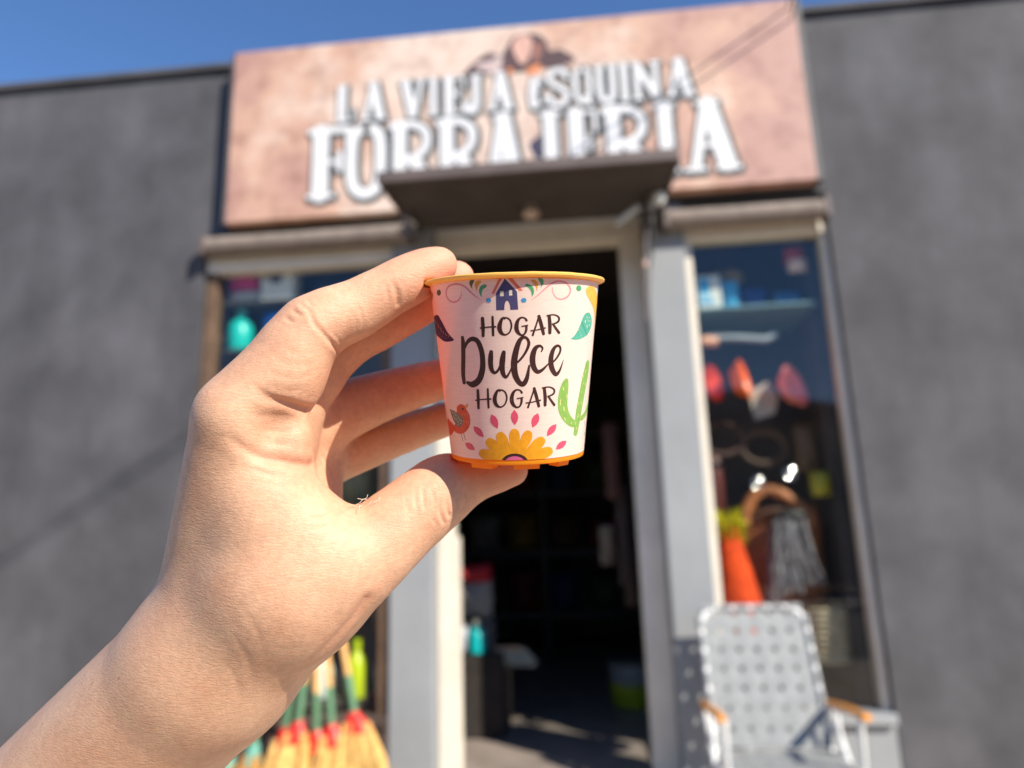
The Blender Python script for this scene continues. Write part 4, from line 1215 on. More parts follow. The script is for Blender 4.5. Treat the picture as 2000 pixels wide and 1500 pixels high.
def surface_net(lo, hi, step):
    n = np.ceil((hi - lo) / step).astype(int) + 1
    n = ((n + 7) // 8) * 8
    cs = step * 4
    cn = n // 4 + 2
    ax = [lo[i] - cs * 0.5 + cs * np.arange(cn[i]) for i in range(3)]
    # coarse pass finds the blocks that hold the surface
    ctr = np.stack(np.meshgrid(*[lo[i] + cs * (np.arange(n[i] // 4) + 0.5) for i in range(3)], indexing='ij'), -1).reshape(-1, 3)
    cd = np.concatenate([hand_sdf(c) for c in np.array_split(ctr, max(1, len(ctr) // 200000))])
    V = np.repeat(np.repeat(np.repeat(cd.reshape(n // 4), 4, 0), 4, 1), 4, 2)
    m = np.abs(V) < cs * 1.25 + 1.0
    idx = np.argwhere(m)
    pts = lo + idx * step
    V[m] = np.concatenate([hand_sdf(c) for c in np.array_split(pts, max(1, len(pts) // 200000))])
    ins = V < 0
    nc = n - 1
    corner = [(i, j, k) for i in (0, 1) for j in (0, 1) for k in (0, 1)]
    sl = lambda A, c: A[c[0]:c[0] + nc[0], c[1]:c[1] + nc[1], c[2]:c[2] + nc[2]]
    cnt = sum(sl(ins, c).astype(np.int8) for c in corner)
    act = (cnt > 0) & (cnt < 8)
    cell = np.argwhere(act)
    vid = np.full(nc, -1, np.int64)
    vid[act] = np.arange(len(cell))
    acc = np.zeros((len(cell), 3)); num = np.zeros(len(cell))
    for a in corner:
        for axis in range(3):
            if a[axis]:
                continue
            b = list(a); b[axis] = 1
            va = V[cell[:, 0] + a[0], cell[:, 1] + a[1], cell[:, 2] + a[2]]
            vb = V[cell[:, 0] + b[0], cell[:, 1] + b[1], cell[:, 2] + b[2]]
            x = (va < 0) != (vb < 0)
            t = np.where(x, va / np.where(x, va - vb, 1), 0)
            p = np.array(a, float)[None] + np.eye(3)[axis][None] * t[:, None]
            acc += np.where(x[:, None], p, 0); num += x
    verts = lo + (cell + acc / num[:, None]) * step
    faces = []
    for axis in range(3):
        u, v = [(1, 2), (2, 0), (0, 1)][axis]
        s0 = [slice(1, nc[i]) for i in range(3)]; s0[axis] = slice(0, nc[axis])
        s1 = list(s0); s1[axis] = slice(1, nc[axis] + 1)
        A = ins[tuple(s0)]; Bm = ins[tuple(s1)]
        e = np.argwhere(A != Bm)
        flip = A[A != Bm]
        off = np.array([0 if i == axis else 1 for i in range(3)])
        e = e + off
        q = []
        for du, dv in ((-1, -1), (0, -1), (0, 0), (-1, 0)):
            c = e.copy(); c[:, u] += du; c[:, v] += dv
            q.append(vid[c[:, 0], c[:, 1], c[:, 2]])
        q = np.stack(q, 1)
        q[~flip] = q[~flip][:, ::-1]
        faces.append(q)
    return verts, np.concatenate(faces)


def sdf_grad(P, e=0.25):
    g = np.stack([hand_sdf(P + np.eye(3)[i] * e) - hand_sdf(P - np.eye(3)[i] * e) for i in range(3)], 1)
    return g / np.maximum(np.linalg.norm(g, axis=1, keepdims=True), 1e-9)



def skin_mat():
    m = bpy.data.materials.new('skin')
    m.use_nodes = True
    N, L = m.node_tree.nodes, m.node_tree.links
    p = N['Principled BSDF']
    tc = N.new('ShaderNodeTexCoord')

    def noise(scale, detail=4, vec=None, rough=0.55):
        n = N.new('ShaderNodeTexNoise')
        n.inputs['Scale'].default_value = scale
        n.inputs['Detail'].default_value = detail
        n.inputs['Roughness'].default_value = rough
        L.new(vec if vec is not None else tc.outputs['Object'], n.inputs['Vector'])
        return n

    big = noise(60, 5, None, 0.62)
    ramp = N.new('ShaderNodeValToRGB')
    e = ramp.color_ramp.elements
    e[0].position, e[0].color = 0.32, (0.60, 0.325, 0.20, 1)
    e[1].position, e[1].color = 0.70, (0.70, 0.43, 0.275, 1)
    L.new(big.outputs['Fac'], ramp.inputs['Fac'])
    fine = noise(520, 5)
    mx = N.new('ShaderNodeMixRGB')
    mx.blend_type = 'MULTIPLY'
    fr = N.new('ShaderNodeMapRange')
    fr.inputs[1].default_value = 0.3
    fr.inputs[2].default_value = 0.7
    fr.inputs[3].default_value = 0.90
    fr.inputs[4].default_value = 1.07
    L.new(fine.outputs['Fac'], fr.inputs[0])
    sc = N.new('ShaderNodeVectorMath')
    sc.operation = 'SCALE'
    L.new(ramp.outputs['Color'], sc.inputs[0])
    L.new(fr.outputs[0], sc.inputs['Scale'])
    # blood showing through at the pads and joints
    at = N.new('ShaderNodeAttribute')
    at.attribute_name = 'flush'
    red = N.new('ShaderNodeMixRGB')
    red.inputs[2].default_value = (0.68, 0.29, 0.185, 1)
    L.new(at.outputs['Fac'], red.inputs[0])
    L.new(sc.outputs[0], red.inputs[1])
    sp = N.new('ShaderNodeTexVoronoi')
    sp.inputs['Scale'].default_value = 55
    sp.inputs['Randomness'].default_value = 1.0
    L.new(tc.outputs['Object'], sp.inputs['Vector'])
    sr = N.new('ShaderNodeMapRange')
    sr.inputs[1].default_value = 0.018
    sr.inputs[2].default_value = 0.035
    sr.inputs[3].default_value = 0.55
    sr.inputs[4].default_value = 0.0
    L.new(sp.outputs['Distance'], sr.inputs[0])
    mole = N.new('ShaderNodeMixRGB')
    mole.inputs[2].default_value = (0.32, 0.15, 0.08, 1)
    L.new(sr.outputs[0], mole.inputs[0])
    L.new(red.outputs[0], mole.inputs[1])
    L.new(mole.outputs[0], p.inputs['Base Color'])
    p.inputs['Roughness'].default_value = 0.54
    p.inputs['Specular IOR Level'].default_value = 0.36
    p.inputs['Subsurface Weight'].default_value = 0.22
    p.inputs['Subsurface Radius'].default_value = (1.0, 0.38, 0.2)
    p.inputs['Subsurface Scale'].default_value = 0.0028
    # relief: fine skin lines running across the hand plus tiny cells
    def lines(rot, scl, scale):
        mp = N.new('ShaderNodeMapping')
        mp.inputs['Rotation'].default_value = rot
        mp.inputs['Scale'].default_value = scl
        L.new(tc.outputs['Object'], mp.inputs['Vector'])
        return noise(scale, 3, mp.outputs[0], 0.5)

    l1 = lines((0, 0, R(14)), (0.22, 1.0, 0.5), 1900)
    l2 = lines((0, 0, R(-38)), (0.30, 1.0, 0.6), 1600)
    vo = N.new('ShaderNodeTexVoronoi')
    vo.feature = 'DISTANCE_TO_EDGE'
    vo.inputs['Scale'].default_value = 1300
    mp = N.new('ShaderNodeMapping')
    mp.inputs['Rotation'].default_value = (0, 0, R(10))
    mp.inputs['Scale'].default_value = (0.55, 1.0, 0.8)
    wv = noise(160, 2)
    ad0 = N.new('ShaderNodeMixRGB')
    ad0.blend_type = 'ADD'
    ad0.inputs[0].default_value = 0.003
    L.new(tc.outputs['Object'], ad0.inputs[1])
    L.new(wv.outputs['Color'], ad0.inputs[2])
    L.new(ad0.outputs[0], mp.inputs['Vector'])
    L.new(mp.outputs[0], vo.inputs['Vector'])
    vr = N.new('ShaderNodeMapRange')
    vr.inputs[1].default_value = 0.0
    vr.inputs[2].default_value = 0.16
    L.new(vo.outputs['Distance'], vr.inputs[0])

    def add(a, b, wb):
        s = N.new('ShaderNodeMath')
        s.operation = 'MULTIPLY_ADD'
        s.inputs[1].default_value = wb
        L.new(b, s.inputs[0])
        L.new(a, s.inputs[2])
        return s.outputs[0]

    hgt = add(l1.outputs['Fac'], l2.outputs['Fac'], 0.6)
    hgt = add(hgt, vr.outputs[0], 0.28)
    b = N.new('ShaderNodeBump')
    b.inputs['Strength'].default_value = 0.5
    b.inputs['Distance'].default_value = 0.00022
    L.new(hgt, b.inputs['Height'])
    L.new(b.outputs['Normal'], p.inputs['Normal'])
    return m


lo = np.array([-250.0, -232.0, -75.0])
hi = np.array([14.0, 56.0, 46.0])
HV, HF = surface_net(lo, hi, 0.62)
# relax the net, keeping it on the form
edges = np.unique(np.sort(np.concatenate([HF[:, [0, 1]], HF[:, [1, 2]], HF[:, [2, 3]], HF[:, [3, 0]]]), axis=1), axis=0)
deg = np.bincount(edges.ravel(), minlength=len(HV)).astype(float)
near_pot = np.clip((np.abs(pot_outer(HV)) - 0.4) / 1.5, 0.12, 1)[:, None]
for it in range(14):
    s = np.stack([np.bincount(edges[:, 0], HV[edges[:, 1], i], len(HV)) + np.bincount(edges[:, 1], HV[edges[:, 0], i], len(HV)) for i in range(3)], 1)
    HV = HV + (s / deg[:, None] - HV) * 0.55 * near_pot
tri = HV[HF]
fn = np.cross(tri[:, 2] - tri[:, 0], tri[:, 3] - tri[:, 1])
NV = np.stack([sum(np.bincount(HF[:, k], fn[:, i], len(HV)) for k in range(4)) for i in range(3)], 1)
NV /= np.maximum(np.linalg.norm(NV, axis=1, keepdims=True), 1e-9)
# creases and folds: each a line over the skin, (width mm, depth mm) per line, with raised lips
flush = np.zeros(len(HV))
disp = np.zeros(len(HV))
kd = kdtree.KDTree(len(HV))
for i, p in enumerate(HV):
    kd.insert(p, i)
kd.balance()
for line, wid, dep, tail in HAND_CREASES:
    best = {}
    sp = spline(line, 14) if len(line) > 2 else [np.array(line[0]) * (1 - t) + np.array(line[1]) * t for t in np.linspace(0, 1, 14)]
    for j, s in enumerate(sp):
        fade = (math.sin(math.pi * (j + 0.5) / len(sp)) if tail == 2 else math.sin(0.5 * math.pi * (j + 0.5) / len(sp))) ** 0.8
        for co, i, d in kd.find_range(Vector(s), wid * 4.5):
            if i not in best or d < best[i][0]:
                best[i] = (d, fade)
    for i, (d, fade) in best.items():
        x = d / wid
        disp[i] += dep * fade * (-math.exp(-x * x) + 0.22 * math.exp(-(x - 2.2) ** 2 / 1.2))
        flush[i] = max(flush[i], 0.5 * fade * min(1, dep) * math.exp(-x * x * 0.25))
HV = HV + NV * disp[:, None]
for name, chain in HAND_CHAINS.items():
    tip = np.array(chain[-1][:3])
    if name == 'index_pad':
        continue
    d = np.linalg.norm(HV - tip, axis=1)
    flush = np.maximum(flush, 0.75 * np.exp(-(d / 17.0) ** 2))
    for j in ((2, 4) if name == 'index' else (1, 3)):
        d = np.linalg.norm(HV - np.array(chain[j][:3]), axis=1)
        flush = np.maximum(flush, 0.28 * np.exp(-(d / 13.0) ** 2))
me = bpy.data.meshes.new('hand')
me.from_pydata((HV * 1e-3).tolist(), [], HF.tolist())
me.validate()
at = me.attributes.new('flush', 'FLOAT', 'POINT')
at.data.foreach_set('value', flush.astype(np.float32))
me.materials.append(skin_mat())
me.shade_smooth()
hand = bpy.data.objects.new('hand', me)
COL.objects.link(hand)
hand.matrix_world = HAND_MAT
tag(hand, 'bare left hand and forearm reaching in from the left, gripping the small pot', 'hand')


# ------------------------------------------------------------------ goods, brooms, chair
def thing(name, label, cat, loc, group=None):
    o = empty(name, loc)
    tag(o, label, cat, group)
    bpy.context.view_layer.update()
    return o


def pouch(mb, x0, x1, yc, th, z0, z1, seed=0, n=14):
    """filled bag: flat seams top and bottom, belly in the middle, slightly creased"""
    rnd = random.Random(seed)
    a, b = rnd.uniform(0, 6), rnd.uniform(0, 6)
    v, f = [], []
    for side in (-1, 1):
        for i in range(n + 1):
            t = i / n
            for j in range(n + 1):
                s = j / n
                belly = (math.sin(math.pi * t) ** 0.45) * (math.sin(math.pi * s) ** 0.5)
                x = x0 + (x1 - x0) * (s + 0.02 * math.sin(9 * t + a) * (s - 0.5))
                y = yc + side * th * 0.5 * belly * (1 + 0.10 * math.sin(11 * s + 7 * t + b))
                v.append((x, y, z0 + (z1 - z0) * t))
    m = (n + 1) ** 2
    for side in (0, 1):
        for i in range(n):
            for j in range(n):
                q = side * m + i * (n + 1) + j
                f.append((q, q + 1, q + n + 2, q + n + 1))
    mb.add(v, f)
    return mb


def bottle(name, label, x, y, z, h, r, col, capcol, trigger=False, group=None):
    t = thing(name, label, 'bottle', (x, y, z), group)
    MB().lathe([(0.001, 0), (r * 0.94, 0), (r, 0.02 * h), (r, 0.55 * h), (r * 0.8, 0.68 * h), (r * 0.36, 0.78 * h), (r * 0.36, 0.84 * h)], (x, y, z), seg=22).build('bottle_body', mat('plastic_%d_%d_%d' % col, rgb(*col), 0.35, 0.05), t, True)
    cm = mat('plastic_%d_%d_%d' % capcol, rgb(*capcol), 0.4, 0.05)
    if trigger:
        MB().box(x - r * 0.35, x + r * 1.1, y - r * 0.3, y + r * 0.3, z + 0.85 * h, z + 0.97 * h, 0.004).box(x + r * 0.5, x + r * 0.7, y - r * 0.15, y + r * 0.15, z + 0.70 * h, z + 0.846 * h, 0.003).build('spray_head', cm, t)
    else:
        MB().lathe([(r * 0.42, 0.84 * h), (r * 0.42, h), (0.001, h)], (x, y, z), seg=18).build('cap', cm, t, True)
    return t


def carton(name, label, x0, x1, y0, y1, z0, z1, col, panels, group=None):
    t = thing(name, label, 'box', ((x0 + x1) / 2, (y0 + y1) / 2, z0), group)
    MB().box(x0, x1, y0, y1, z0, z1, 0.004).build('carton', mat('card_%d_%d_%d' % col, rgb(*col), 0.6, 0.05), t)
    for i, (a, b, c, d, pc) in enumerate(panels):
        MB().box(x0 + (x1 - x0) * a, x0 + (x1 - x0) * b, y0 - 0.0016 - 0.0004 * i, y0 - 0.0004, z0 + (z1 - z0) * c, z0 + (z1 - z0) * d).build('printed_panel', mat('card_%d_%d_%d' % pc, rgb(*pc), 0.6, 0.05), t)
    return t


# shelves in the windows
M_SHELF = mat('glass_shelf', rgb(120, 150, 152), 0.25, 0.05)
M_SHELFD = mat('dark_shelf', rgb(84, 78, 74), 0.6, 0.1)
for x0, x1, z, lab in ((-1.595, -0.76, 2.215, 'upper shelf inside the left display window'), (-1.595, -0.76, 1.965, 'second shelf from the top inside the left display window'), (-1.595, -0.76, 1.15, 'low shelf inside the left display window'),
                       (0.765, 1.295, 2.035, 'pale glass shelf across the upper right display window')):
    s = MB().box(x0, x1, 0.085, 0.59, z, z + 0.012, 0.002).build('shelf', M_SHELF if x0 > 0 else M_SHELFD)
    tag(s, lab, 'shelf', 'window shelves')

# left window goods
b = pouch(MB(), -1.60, -1.43, 0.14, 0.08, 2.300, 2.40, 3).build('goods_bag', mat('magenta_foil', rgb(206, 30, 110), 0.35, 0.1), None, True)
tag(b, 'magenta foil bag lying on top of a white bag in the left window', 'bag')
b = pouch(MB(), -1.598, -1.42, 0.15, 0.10, 2.228, 2.298, 4).build('goods_bag', mat('white_foil', rgb(214, 208, 196), 0.4, 0.1), None, True)
tag(b, 'white bag under the magenta one on the upper left shelf', 'bag')
carton('goods_box', 'white box with a dark notch print on the upper left shelf', -1.405, -1.235, 0.095, 0.20, 2.2285, 2.40, (226, 222, 206), [(0.1, 0.7, 0.62, 0.98, (150, 140, 128)), (0.32, 0.62, 0.5, 0.75, (60, 58, 70))])
bottle('goods_bottle', 'turquoise bottle with pale cap on the second left shelf', -1.53, 0.16, 1.978, 0.225, 0.062, (10, 190, 178), (96, 190, 180))
b = pouch(MB(), -1.42, -1.18, 0.17, 0.10, 1.978, 2.19, 6).build('goods_bag', mat('blue_foil', rgb(16, 92, 178), 0.35, 0.12), None, True)
tag(b, 'vivid blue bag next to the turquoise bottle in the left window', 'bag')
b = pouch(MB(), -1.17, -0.98, 0.30, 0.10, 1.978, 2.18, 7).build('goods_bag', mat('navy_foil', rgb(34, 44, 92), 0.4, 0.12), None, True)
tag(b, 'navy bag at the middle of the second left shelf', 'bag')
carton('goods_box', 'dark blue box standing on the upper left shelf, right of the white box', -1.16, -0.90, 0.20, 0.34, 2.2285, 2.36, (36, 46, 84), [(0.1, 0.9, 0.3, 0.7, (64, 84, 130))])
carton('goods_box', 'tall slate blue box near the left pillar on the second left shelf', -0.90, -0.775, 0.18, 0.32, 1.978, 2.20, (70, 116, 146), [(0.12, 0.45, 0.08, 0.9, (54, 74, 96))])
for k, (x, col) in enumerate(((-1.45, (150, 60, 50)), (-1.2, (90, 100, 60)), (-0.95, (160, 140, 100)))):
    b = pouch(MB(), x - 0.09, x + 0.09, 0.30, 0.1, 1.165, 1.42, 20 + k).build('goods_bag', mat('sack_%d' % k, rgb(*col), 0.7, 0.15), None, True)
    tag(b, ('brick red feed bag on the low left shelf', 'olive green feed bag on the low left shelf', 'straw coloured feed bag on the low left shelf')[k], 'bag')
bottle('goods_bottle', 'lime yellow bottle standing behind the broom handles', -0.880, 0.125, 0.345, 0.245, 0.046, (196, 214, 0), (186, 206, 20))
bottle('goods_bottle', 'white bottle standing between the broom handles', -1.048, 0.15, 0.345, 0.21, 0.05, (226, 236, 230), (220, 228, 224))
bottle('goods_bottle', 'small clear grey bottle low by the lime bottle', -0.775, 0.25, 0.302, 0.12, 0.04, (140, 146, 140), (170, 170, 170))
b = MB().box(-1.58, -0.77, 0.115, 0.30, 0.302, 0.342, 0.004).build('display_plank', M_SHELFD)
tag(b, 'dark plank under the lime and white bottles', 'plank')
b = pouch(MB(), -0.815, -0.755, 0.30, 0.05, 0.62, 0.74, 31).build('goods_bag', mat('dull_red', rgb(150, 52, 50), 0.5, 0.15), None, True)
tag(b, 'small dull red packet hanging above the lime bottle', 'packet')

# right window goods
carton('goods_box', 'white box with a bright blue print on the glass shelf by the right pillar', 0.765, 0.875, 0.14, 0.24, 2.0475, 2.225, (214, 216, 208), [(0.08, 0.52, 0.50, 0.92, (20, 150, 205)), (0.08, 0.55, 0.30, 0.48, (160, 205, 225)), (0.05, 0.66, 0.20, 0.29, (24, 150, 208))])
b = pouch(MB(), 0.888, 0.972, 0.21, 0.07, 2.0475, 2.215, 8).build('goods_bag', mat('skyblue_foil', rgb(80, 180, 226), 0.35, 0.06), None, True)
tag(b, 'light blue pouch beside the white and blue box', 'pouch')
tb = thing('plush_toy', 'tan plush toy perched behind the light blue pouch', 'toy', (0.955, 0.32, 2.047))
M_TAN = mat('tan_plush', rgb(164, 128, 78), 0.95, 0.15, 30, 0.6, 220)
MB().blob((0.962, 0.32, 2.12), (0.05, 0.05, 0.08), 0.06, 5).build('toy_body', M_TAN, tb, True)
MB().blob((0.952, 0.30, 2.26), (0.055, 0.05, 0.05), 0.08, 6).build('toy_head', M_TAN, tb, True)
for sx in (-1, 1):
    MB().blob((0.952 + sx * 0.052, 0.31, 2.268), (0.02, 0.02, 0.04), 0.08, 7).build('toy_ear', M_TAN, tb, True)
rb = thing('hanging_bag', 'red and white bag hanging at the top right of the right window', 'bag', (1.235, 0.15, 2.25))
pouch(MB(), 1.19, 1.285, 0.16, 0.06, 2.25, 2.35, 11).build('bag_body', mat('red_foil', rgb(176, 52, 34), 0.4, 0.1), rb, True)
pouch(MB(), 1.20, 1.285, 0.145, 0.05, 2.215, 2.285, 12).build('bag_label', mat('pale_foil', rgb(230, 196, 176), 0.4, 0.1), rb, True)
p = thing('hanging_pole', 'grey plastic pole with a peach end hanging level in the right window', 'pole', (0.95, 0.2, 1.92))
MB().tube([(0.80, 0.185, 1.925), (0.93, 0.19, 1.922), (1.075, 0.195, 1.905), (1.12, 0.20, 1.93)], 0.017, 12).build('pole_tube', mat('grey_plastic', rgb(150, 160, 166), 0.4), p, True)
MB().tube([(0.765, 0.16, 1.905), (0.84, 0.16, 1.896)], 0.024, 14).build('pole_end', mat('peach_plastic', rgb(240, 176, 140), 0.5), p, True)


def dish(label, c, r, axis, col, group='hanging plastic dishes'):
    t = thing('feeding_dish', label, 'dish', (c[0], c[1], c[2] - r), group)
    m = mat('dish_%d_%d_%d' % col, rgb(*col), 0.4, 0.06)
    MB().lathe([(0.001, -0.012), (r * 0.62, -0.012), (r * 0.74, 0.004), (r * 0.94, 0.028), (r, 0.032), (r * 0.99, 0.024), (r * 0.78, -0.006), (r * 0.64, -0.022), (0.001, -0.022)], c, axis, 30).build('bowl', m, t, True)
    MB().lathe([(r * 0.97, 0.030), (r * 1.03, 0.034), (r * 1.03, 0.026), (r * 0.97, 0.022)], c, axis, 30).build('rim', m, t, True)


dish('orange dish hanging edge-on in the right window', (0.921, 0.17, 1.705), 0.092, (0.90, -0.40, 0.16), (255, 112, 8))
dish('brick red dish half behind the right window frame', (0.785, 0.20, 1.70), 0.085, (0.82, -0.55, 0.1), (232, 84, 56))
dish('rose pink dish hanging at the right side of the right window', (1.150, 0.18, 1.66), 0.10, (0.75, -0.62, 0.25), (238, 140, 130))
cd = MB()
cd.prism([(0.965, 1.655), (1.06, 1.70), (1.10, 1.62), (1.075, 1.545), (0.985, 1.52)], 0.195, 0.199)
tag(cd.build('price_card', mat('card_grey', rgb(176, 166, 152), 0.7, 0.1)), 'blank greyish card tilted between the orange and pink dishes', 'card')
# leather bag with arched handle
lb2 = thing('leather_bag', 'brown leather bag with a thick arched handle in the right window', 'bag', (1.05, 0.3, 0.95))
M_LEA = mat('tan_leather', rgb(172, 106, 62), 0.55, 0.18, 14, 0.3, 120)
MB().tube(spline([(0.895, 0.24, 1.04), (0.915, 0.235, 1.12), (0.965, 0.23, 1.18), (1.03, 0.23, 1.195), (1.10, 0.23, 1.16), (1.17, 0.235, 1.10), (1.20, 0.24, 1.02)], 6), 0.026, 12).build('handle', M_LEA, lb2, True)
pouch(MB(), 0.88, 1.26, 0.34, 0.16, 0.66, 1.13, 14).build('bag_body', M_LEA, lb2, True)
MB().tube(spline([(0.93, 0.26, 1.05), (1.0, 0.24, 1.10), (1.10, 0.24, 1.09), (1.2, 0.26, 1.0)], 5), 0.014, 10).build('piping', mat('dark_leather', rgb(92, 58, 40), 0.6), lb2, True)
# grey mop
mp = thing('mop_head', 'grey mop strands fanning down below the leather bag', 'mop', (1.08, 0.2, 0.66))
rnd = random.Random(5)
s = MB()
for k in range(60):
    a = k / 59.0
    top = (1.10 + 0.07 * rnd.uniform(-1, 1), 0.20 + 0.03 * rnd.uniform(-1, 1), 1.06 + 0.02 * rnd.uniform(-1, 1))
    bot = (0.955 + 0.24 * a + rnd.uniform(-0.02, 0.02), 0.18 + 0.05 * rnd.uniform(-1, 1), 0.72 + 0.08 * a + rnd.uniform(-0.03, 0.03))
    mid = ((top[0] * 0.5 + bot[0] * 0.5) - 0.02, top[1] - 0.02, (top[2] + bot[2]) * 0.5 + 0.03)
    s.tube(spline([top, mid, bot], 3), 0.0055, 5)
s.build('strands', mat('grey_yarn', rgb(132, 128, 132), 0.95, 0.2, 40), mp, True, kind='stuff')
MB().blob((1.10, 0.2, 1.08), (0.07, 0.035, 0.03), 0.05, 3).build('mop_clamp', M_BLACK, mp, True)
# orange duster with yellow-green fringe
du = thing('duster', 'orange cone-shaped duster with a shaggy yellow-green top behind the chair', 'duster', (0.83, 0.14, 0.60))
pr = [(0.001, 0.0), (0.085, 0.0), (0.092, 0.03), (0.082, 0.16), (0.066, 0.29), (0.056, 0.36), (0.05, 0.44), (0.03, 0.47), (0.001, 0.475)]
MB().lathe(pr, (0.850, 0.17, 0.58), (-0.10, 0, 1), 28).build('duster_body', mat('orange_fleece', rgb(238, 76, 14), 0.9, 0.22, 22, 0.8, 90), du, True)
s = MB()
for k in range(130):
    a = rnd.uniform(0, 6.28)
    z = rnd.uniform(0.97, 1.08)
    base = Vector((0.806 + 0.038 * math.cos(a), 0.17 + 0.038 * math.sin(a), z))
    d = Vector((math.cos(a) * 0.6 + rnd.uniform(-0.3, 0.3), math.sin(a) * 0.6 - 0.2, rnd.uniform(-0.1, 1.1))).normalized()
    s.tube([base, base + d * 0.03 + Vector((0, 0, 0.006)), base + d * 0.06], [0.006, 0.005, 0.001], 5)
s.build('fringe', mat('lime_yarn', rgb(196, 188, 0), 0.9, 0.15, 30), du, True, kind='stuff')
# basket edge, and chrome rings added only to give blurred glints
bk = thing('wicker_basket', 'pale wicker basket at the right end of the right window', 'basket', (1.22, 0.25, 0.45))
for k in range(9):
    MB().lathe([(0.085 + 0.002 * k, -0.012), (0.092 + 0.002 * k, 0.0), (0.085 + 0.002 * k, 0.012)], (1.205, 0.25, 0.46 + 0.026 * k), seg=26).build('wicker_band', mat('wicker', rgb(190, 176, 146), 0.8, 0.2, 30), bk, True)
for k, (x, z, lab) in enumerate(((0.955, 1.225, 'left of two chrome rings added to glint above the leather bag'), (1.100, 1.262, 'right of two chrome rings added to glint above the leather bag'))):
    rg = MB()
    pts = [(x + 0.022 * math.cos(a), 0.15, z + 0.022 * math.sin(a)) for a in [2 * math.pi * i / 24 for i in range(25)]]
    rg.tube(pts, 0.004, 8, cap=False)
    tag(rg.build('glint_ring', mat('chrome', rgb(220, 220, 220), 0.12, 0.02, metal=1.0), None, True), lab, 'ring', 'rings added for glints')
for k, (x, z, col, lab) in enumerate(((0.84, 1.45, (76, 52, 48), 'dark brown strap coiled under the red dish'), (1.03, 1.40, (84, 64, 52), 'brown strap coiled under the grey card'))):
    st = MB()
    st.tube([(x + 0.10 * math.cos(a), 0.28, z + 0.075 * math.sin(a)) for a in [2 * math.pi * i / 28 for i in range(29)]], 0.014, 8, cap=False)
    tag(st.build('coiled_strap', mat('strap_%d' % k, rgb(*col), 0.7), None, True), lab, 'strap', 'coiled straps in the right window')

# inside the shop
sk = thing('feed_sack', 'pale feed sack with a red band standing inside the door', 'sack', (-0.52, 0.95, 0.62))
pouch(MB(), -0.60, -0.37, 0.97, 0.14, 0.585, 0.80, 40).build('sack_body', mat('pale_sack', rgb(150, 146, 138), 0.8, 0.12), sk, True)
pouch(MB(), -0.605, -0.375, 0.965, 0.15, 0.78, 0.885, 41).build('sack_band', mat('sack_red', rgb(178, 30, 40), 0.7, 0.12), sk, True)
tag(MB().box(-0.72, -0.30, 0.82, 1.15, 0.0, 0.42, 0.01).build('display_crate', mat('crate_dark', rgb(44, 38, 34), 0.8, 0.2, 12)), 'dark wooden crate just inside the doorway on the left', 'crate')
tag(MB().box(-0.70, -0.36, 0.90, 1.06, 0.423, 0.584, 0.006).build('display_crate', mat('crate_grey', rgb(84, 84, 88), 0.8, 0.2, 12)), 'small grey crate under the pale feed sack', 'crate')
bottle('goods_bottle', 'turquoise bottle on the crate inside the doorway', -0.445, 0.86, 0.423, 0.17, 0.05, (0, 170, 172), (216, 214, 196))
b = pouch(MB(), -0.55, -0.495, 0.86, 0.05, 0.423, 0.56, 44).build('goods_bag', mat('ash_foil', rgb(170, 178, 190), 0.5, 0.1), None, True)
tag(b, 'pale grey packet beside the turquoise bottle inside the doorway', 'packet')
br = thing('floor_brush', 'pale worn floor brush lying on the crate edge inside the doorway', 'brush', (-0.31, 0.95, 0.36))
MB().box(-0.40, -0.20, 0.90, 0.96, 0.423, 0.445, 0.006).build('brush_block', mat('brush_wood', rgb(186, 150, 118), 0.7, 0.12), br)
s = MB()
for k in range(90):
    x = -0.34 + 0.16 * rnd.random()
    s.tube([(x, 0.90 + 0.04 * rnd.random(), 0.43), (x + 0.06 + rnd.uniform(-0.02, 0.02), 0.86, 0.36 + rnd.uniform(-0.015, 0.015))], 0.0025, 4)
s.build('bristles', mat('pale_bristle', rgb(176, 176, 156), 0.8), br, kind='stuff')
bu = thing('bucket', 'grey-lidded bucket with a yellow-green band on the dark shop floor', 'bucket', (0.37, 1.5, 0.0))
MB().lathe([(0.001, 0.0), (0.125, 0.0), (0.130, 0.006), (0.142, 0.14)], (0.415, 1.62, 0.001), seg=32).build('bucket_base', mat('bucket_lime', rgb(186, 204, 50), 0.5, 0.08), bu, True)
MB().lathe([(0.142, 0.14), (0.150, 0.25)], (0.415, 1.62, 0.001), seg=32).build('bucket_wall', mat('bucket_grey', rgb(150, 158, 160), 0.5, 0.08), bu, True)
MB().lathe([(0.154, 0.246), (0.156, 0.27), (0.140, 0.276), (0.001, 0.272)], (0.415, 1.62, 0.001), seg=32).build('lid', mat('bucket_lid', rgb(70, 80, 78), 0.5, 0.08), bu, True)
MB().tube(spline([(0.27, 1.62, 0.24), (0.29, 1.50, 0.16), (0.415, 1.455, 0.13), (0.54, 1.50, 0.16), (0.56, 1.62, 0.24)], 6), 0.004, 6).build('bail', M_METAL, bu, True)
for k, (x, y, z0, z1, col, lab) in enumerate(((0.335, 0.85, 1.22, 1.64, (88, 56, 50), 'reddish strap hanging highest inside the right door jamb'), (0.385, 0.95, 0.75, 1.30, (64, 52, 50), 'long dark brown strap hanging inside the right door jamb'),
                                               (0.29, 1.1, 0.86, 1.08, (150, 138, 122), 'pale small bag hanging inside the right door jamb'), (0.42, 1.2, 0.62, 0.98, (84, 70, 62), 'dull brown bag hanging lowest inside the right door jamb'))):
    b = pouch(MB(), x - 0.04, x + 0.04, y, 0.05, z0, z1, 50 + k).build('hanging_goods', mat('hang_%d' % k, rgb(*col), 0.7, 0.2), None, True)
    tag(b, lab, 'hanging goods')
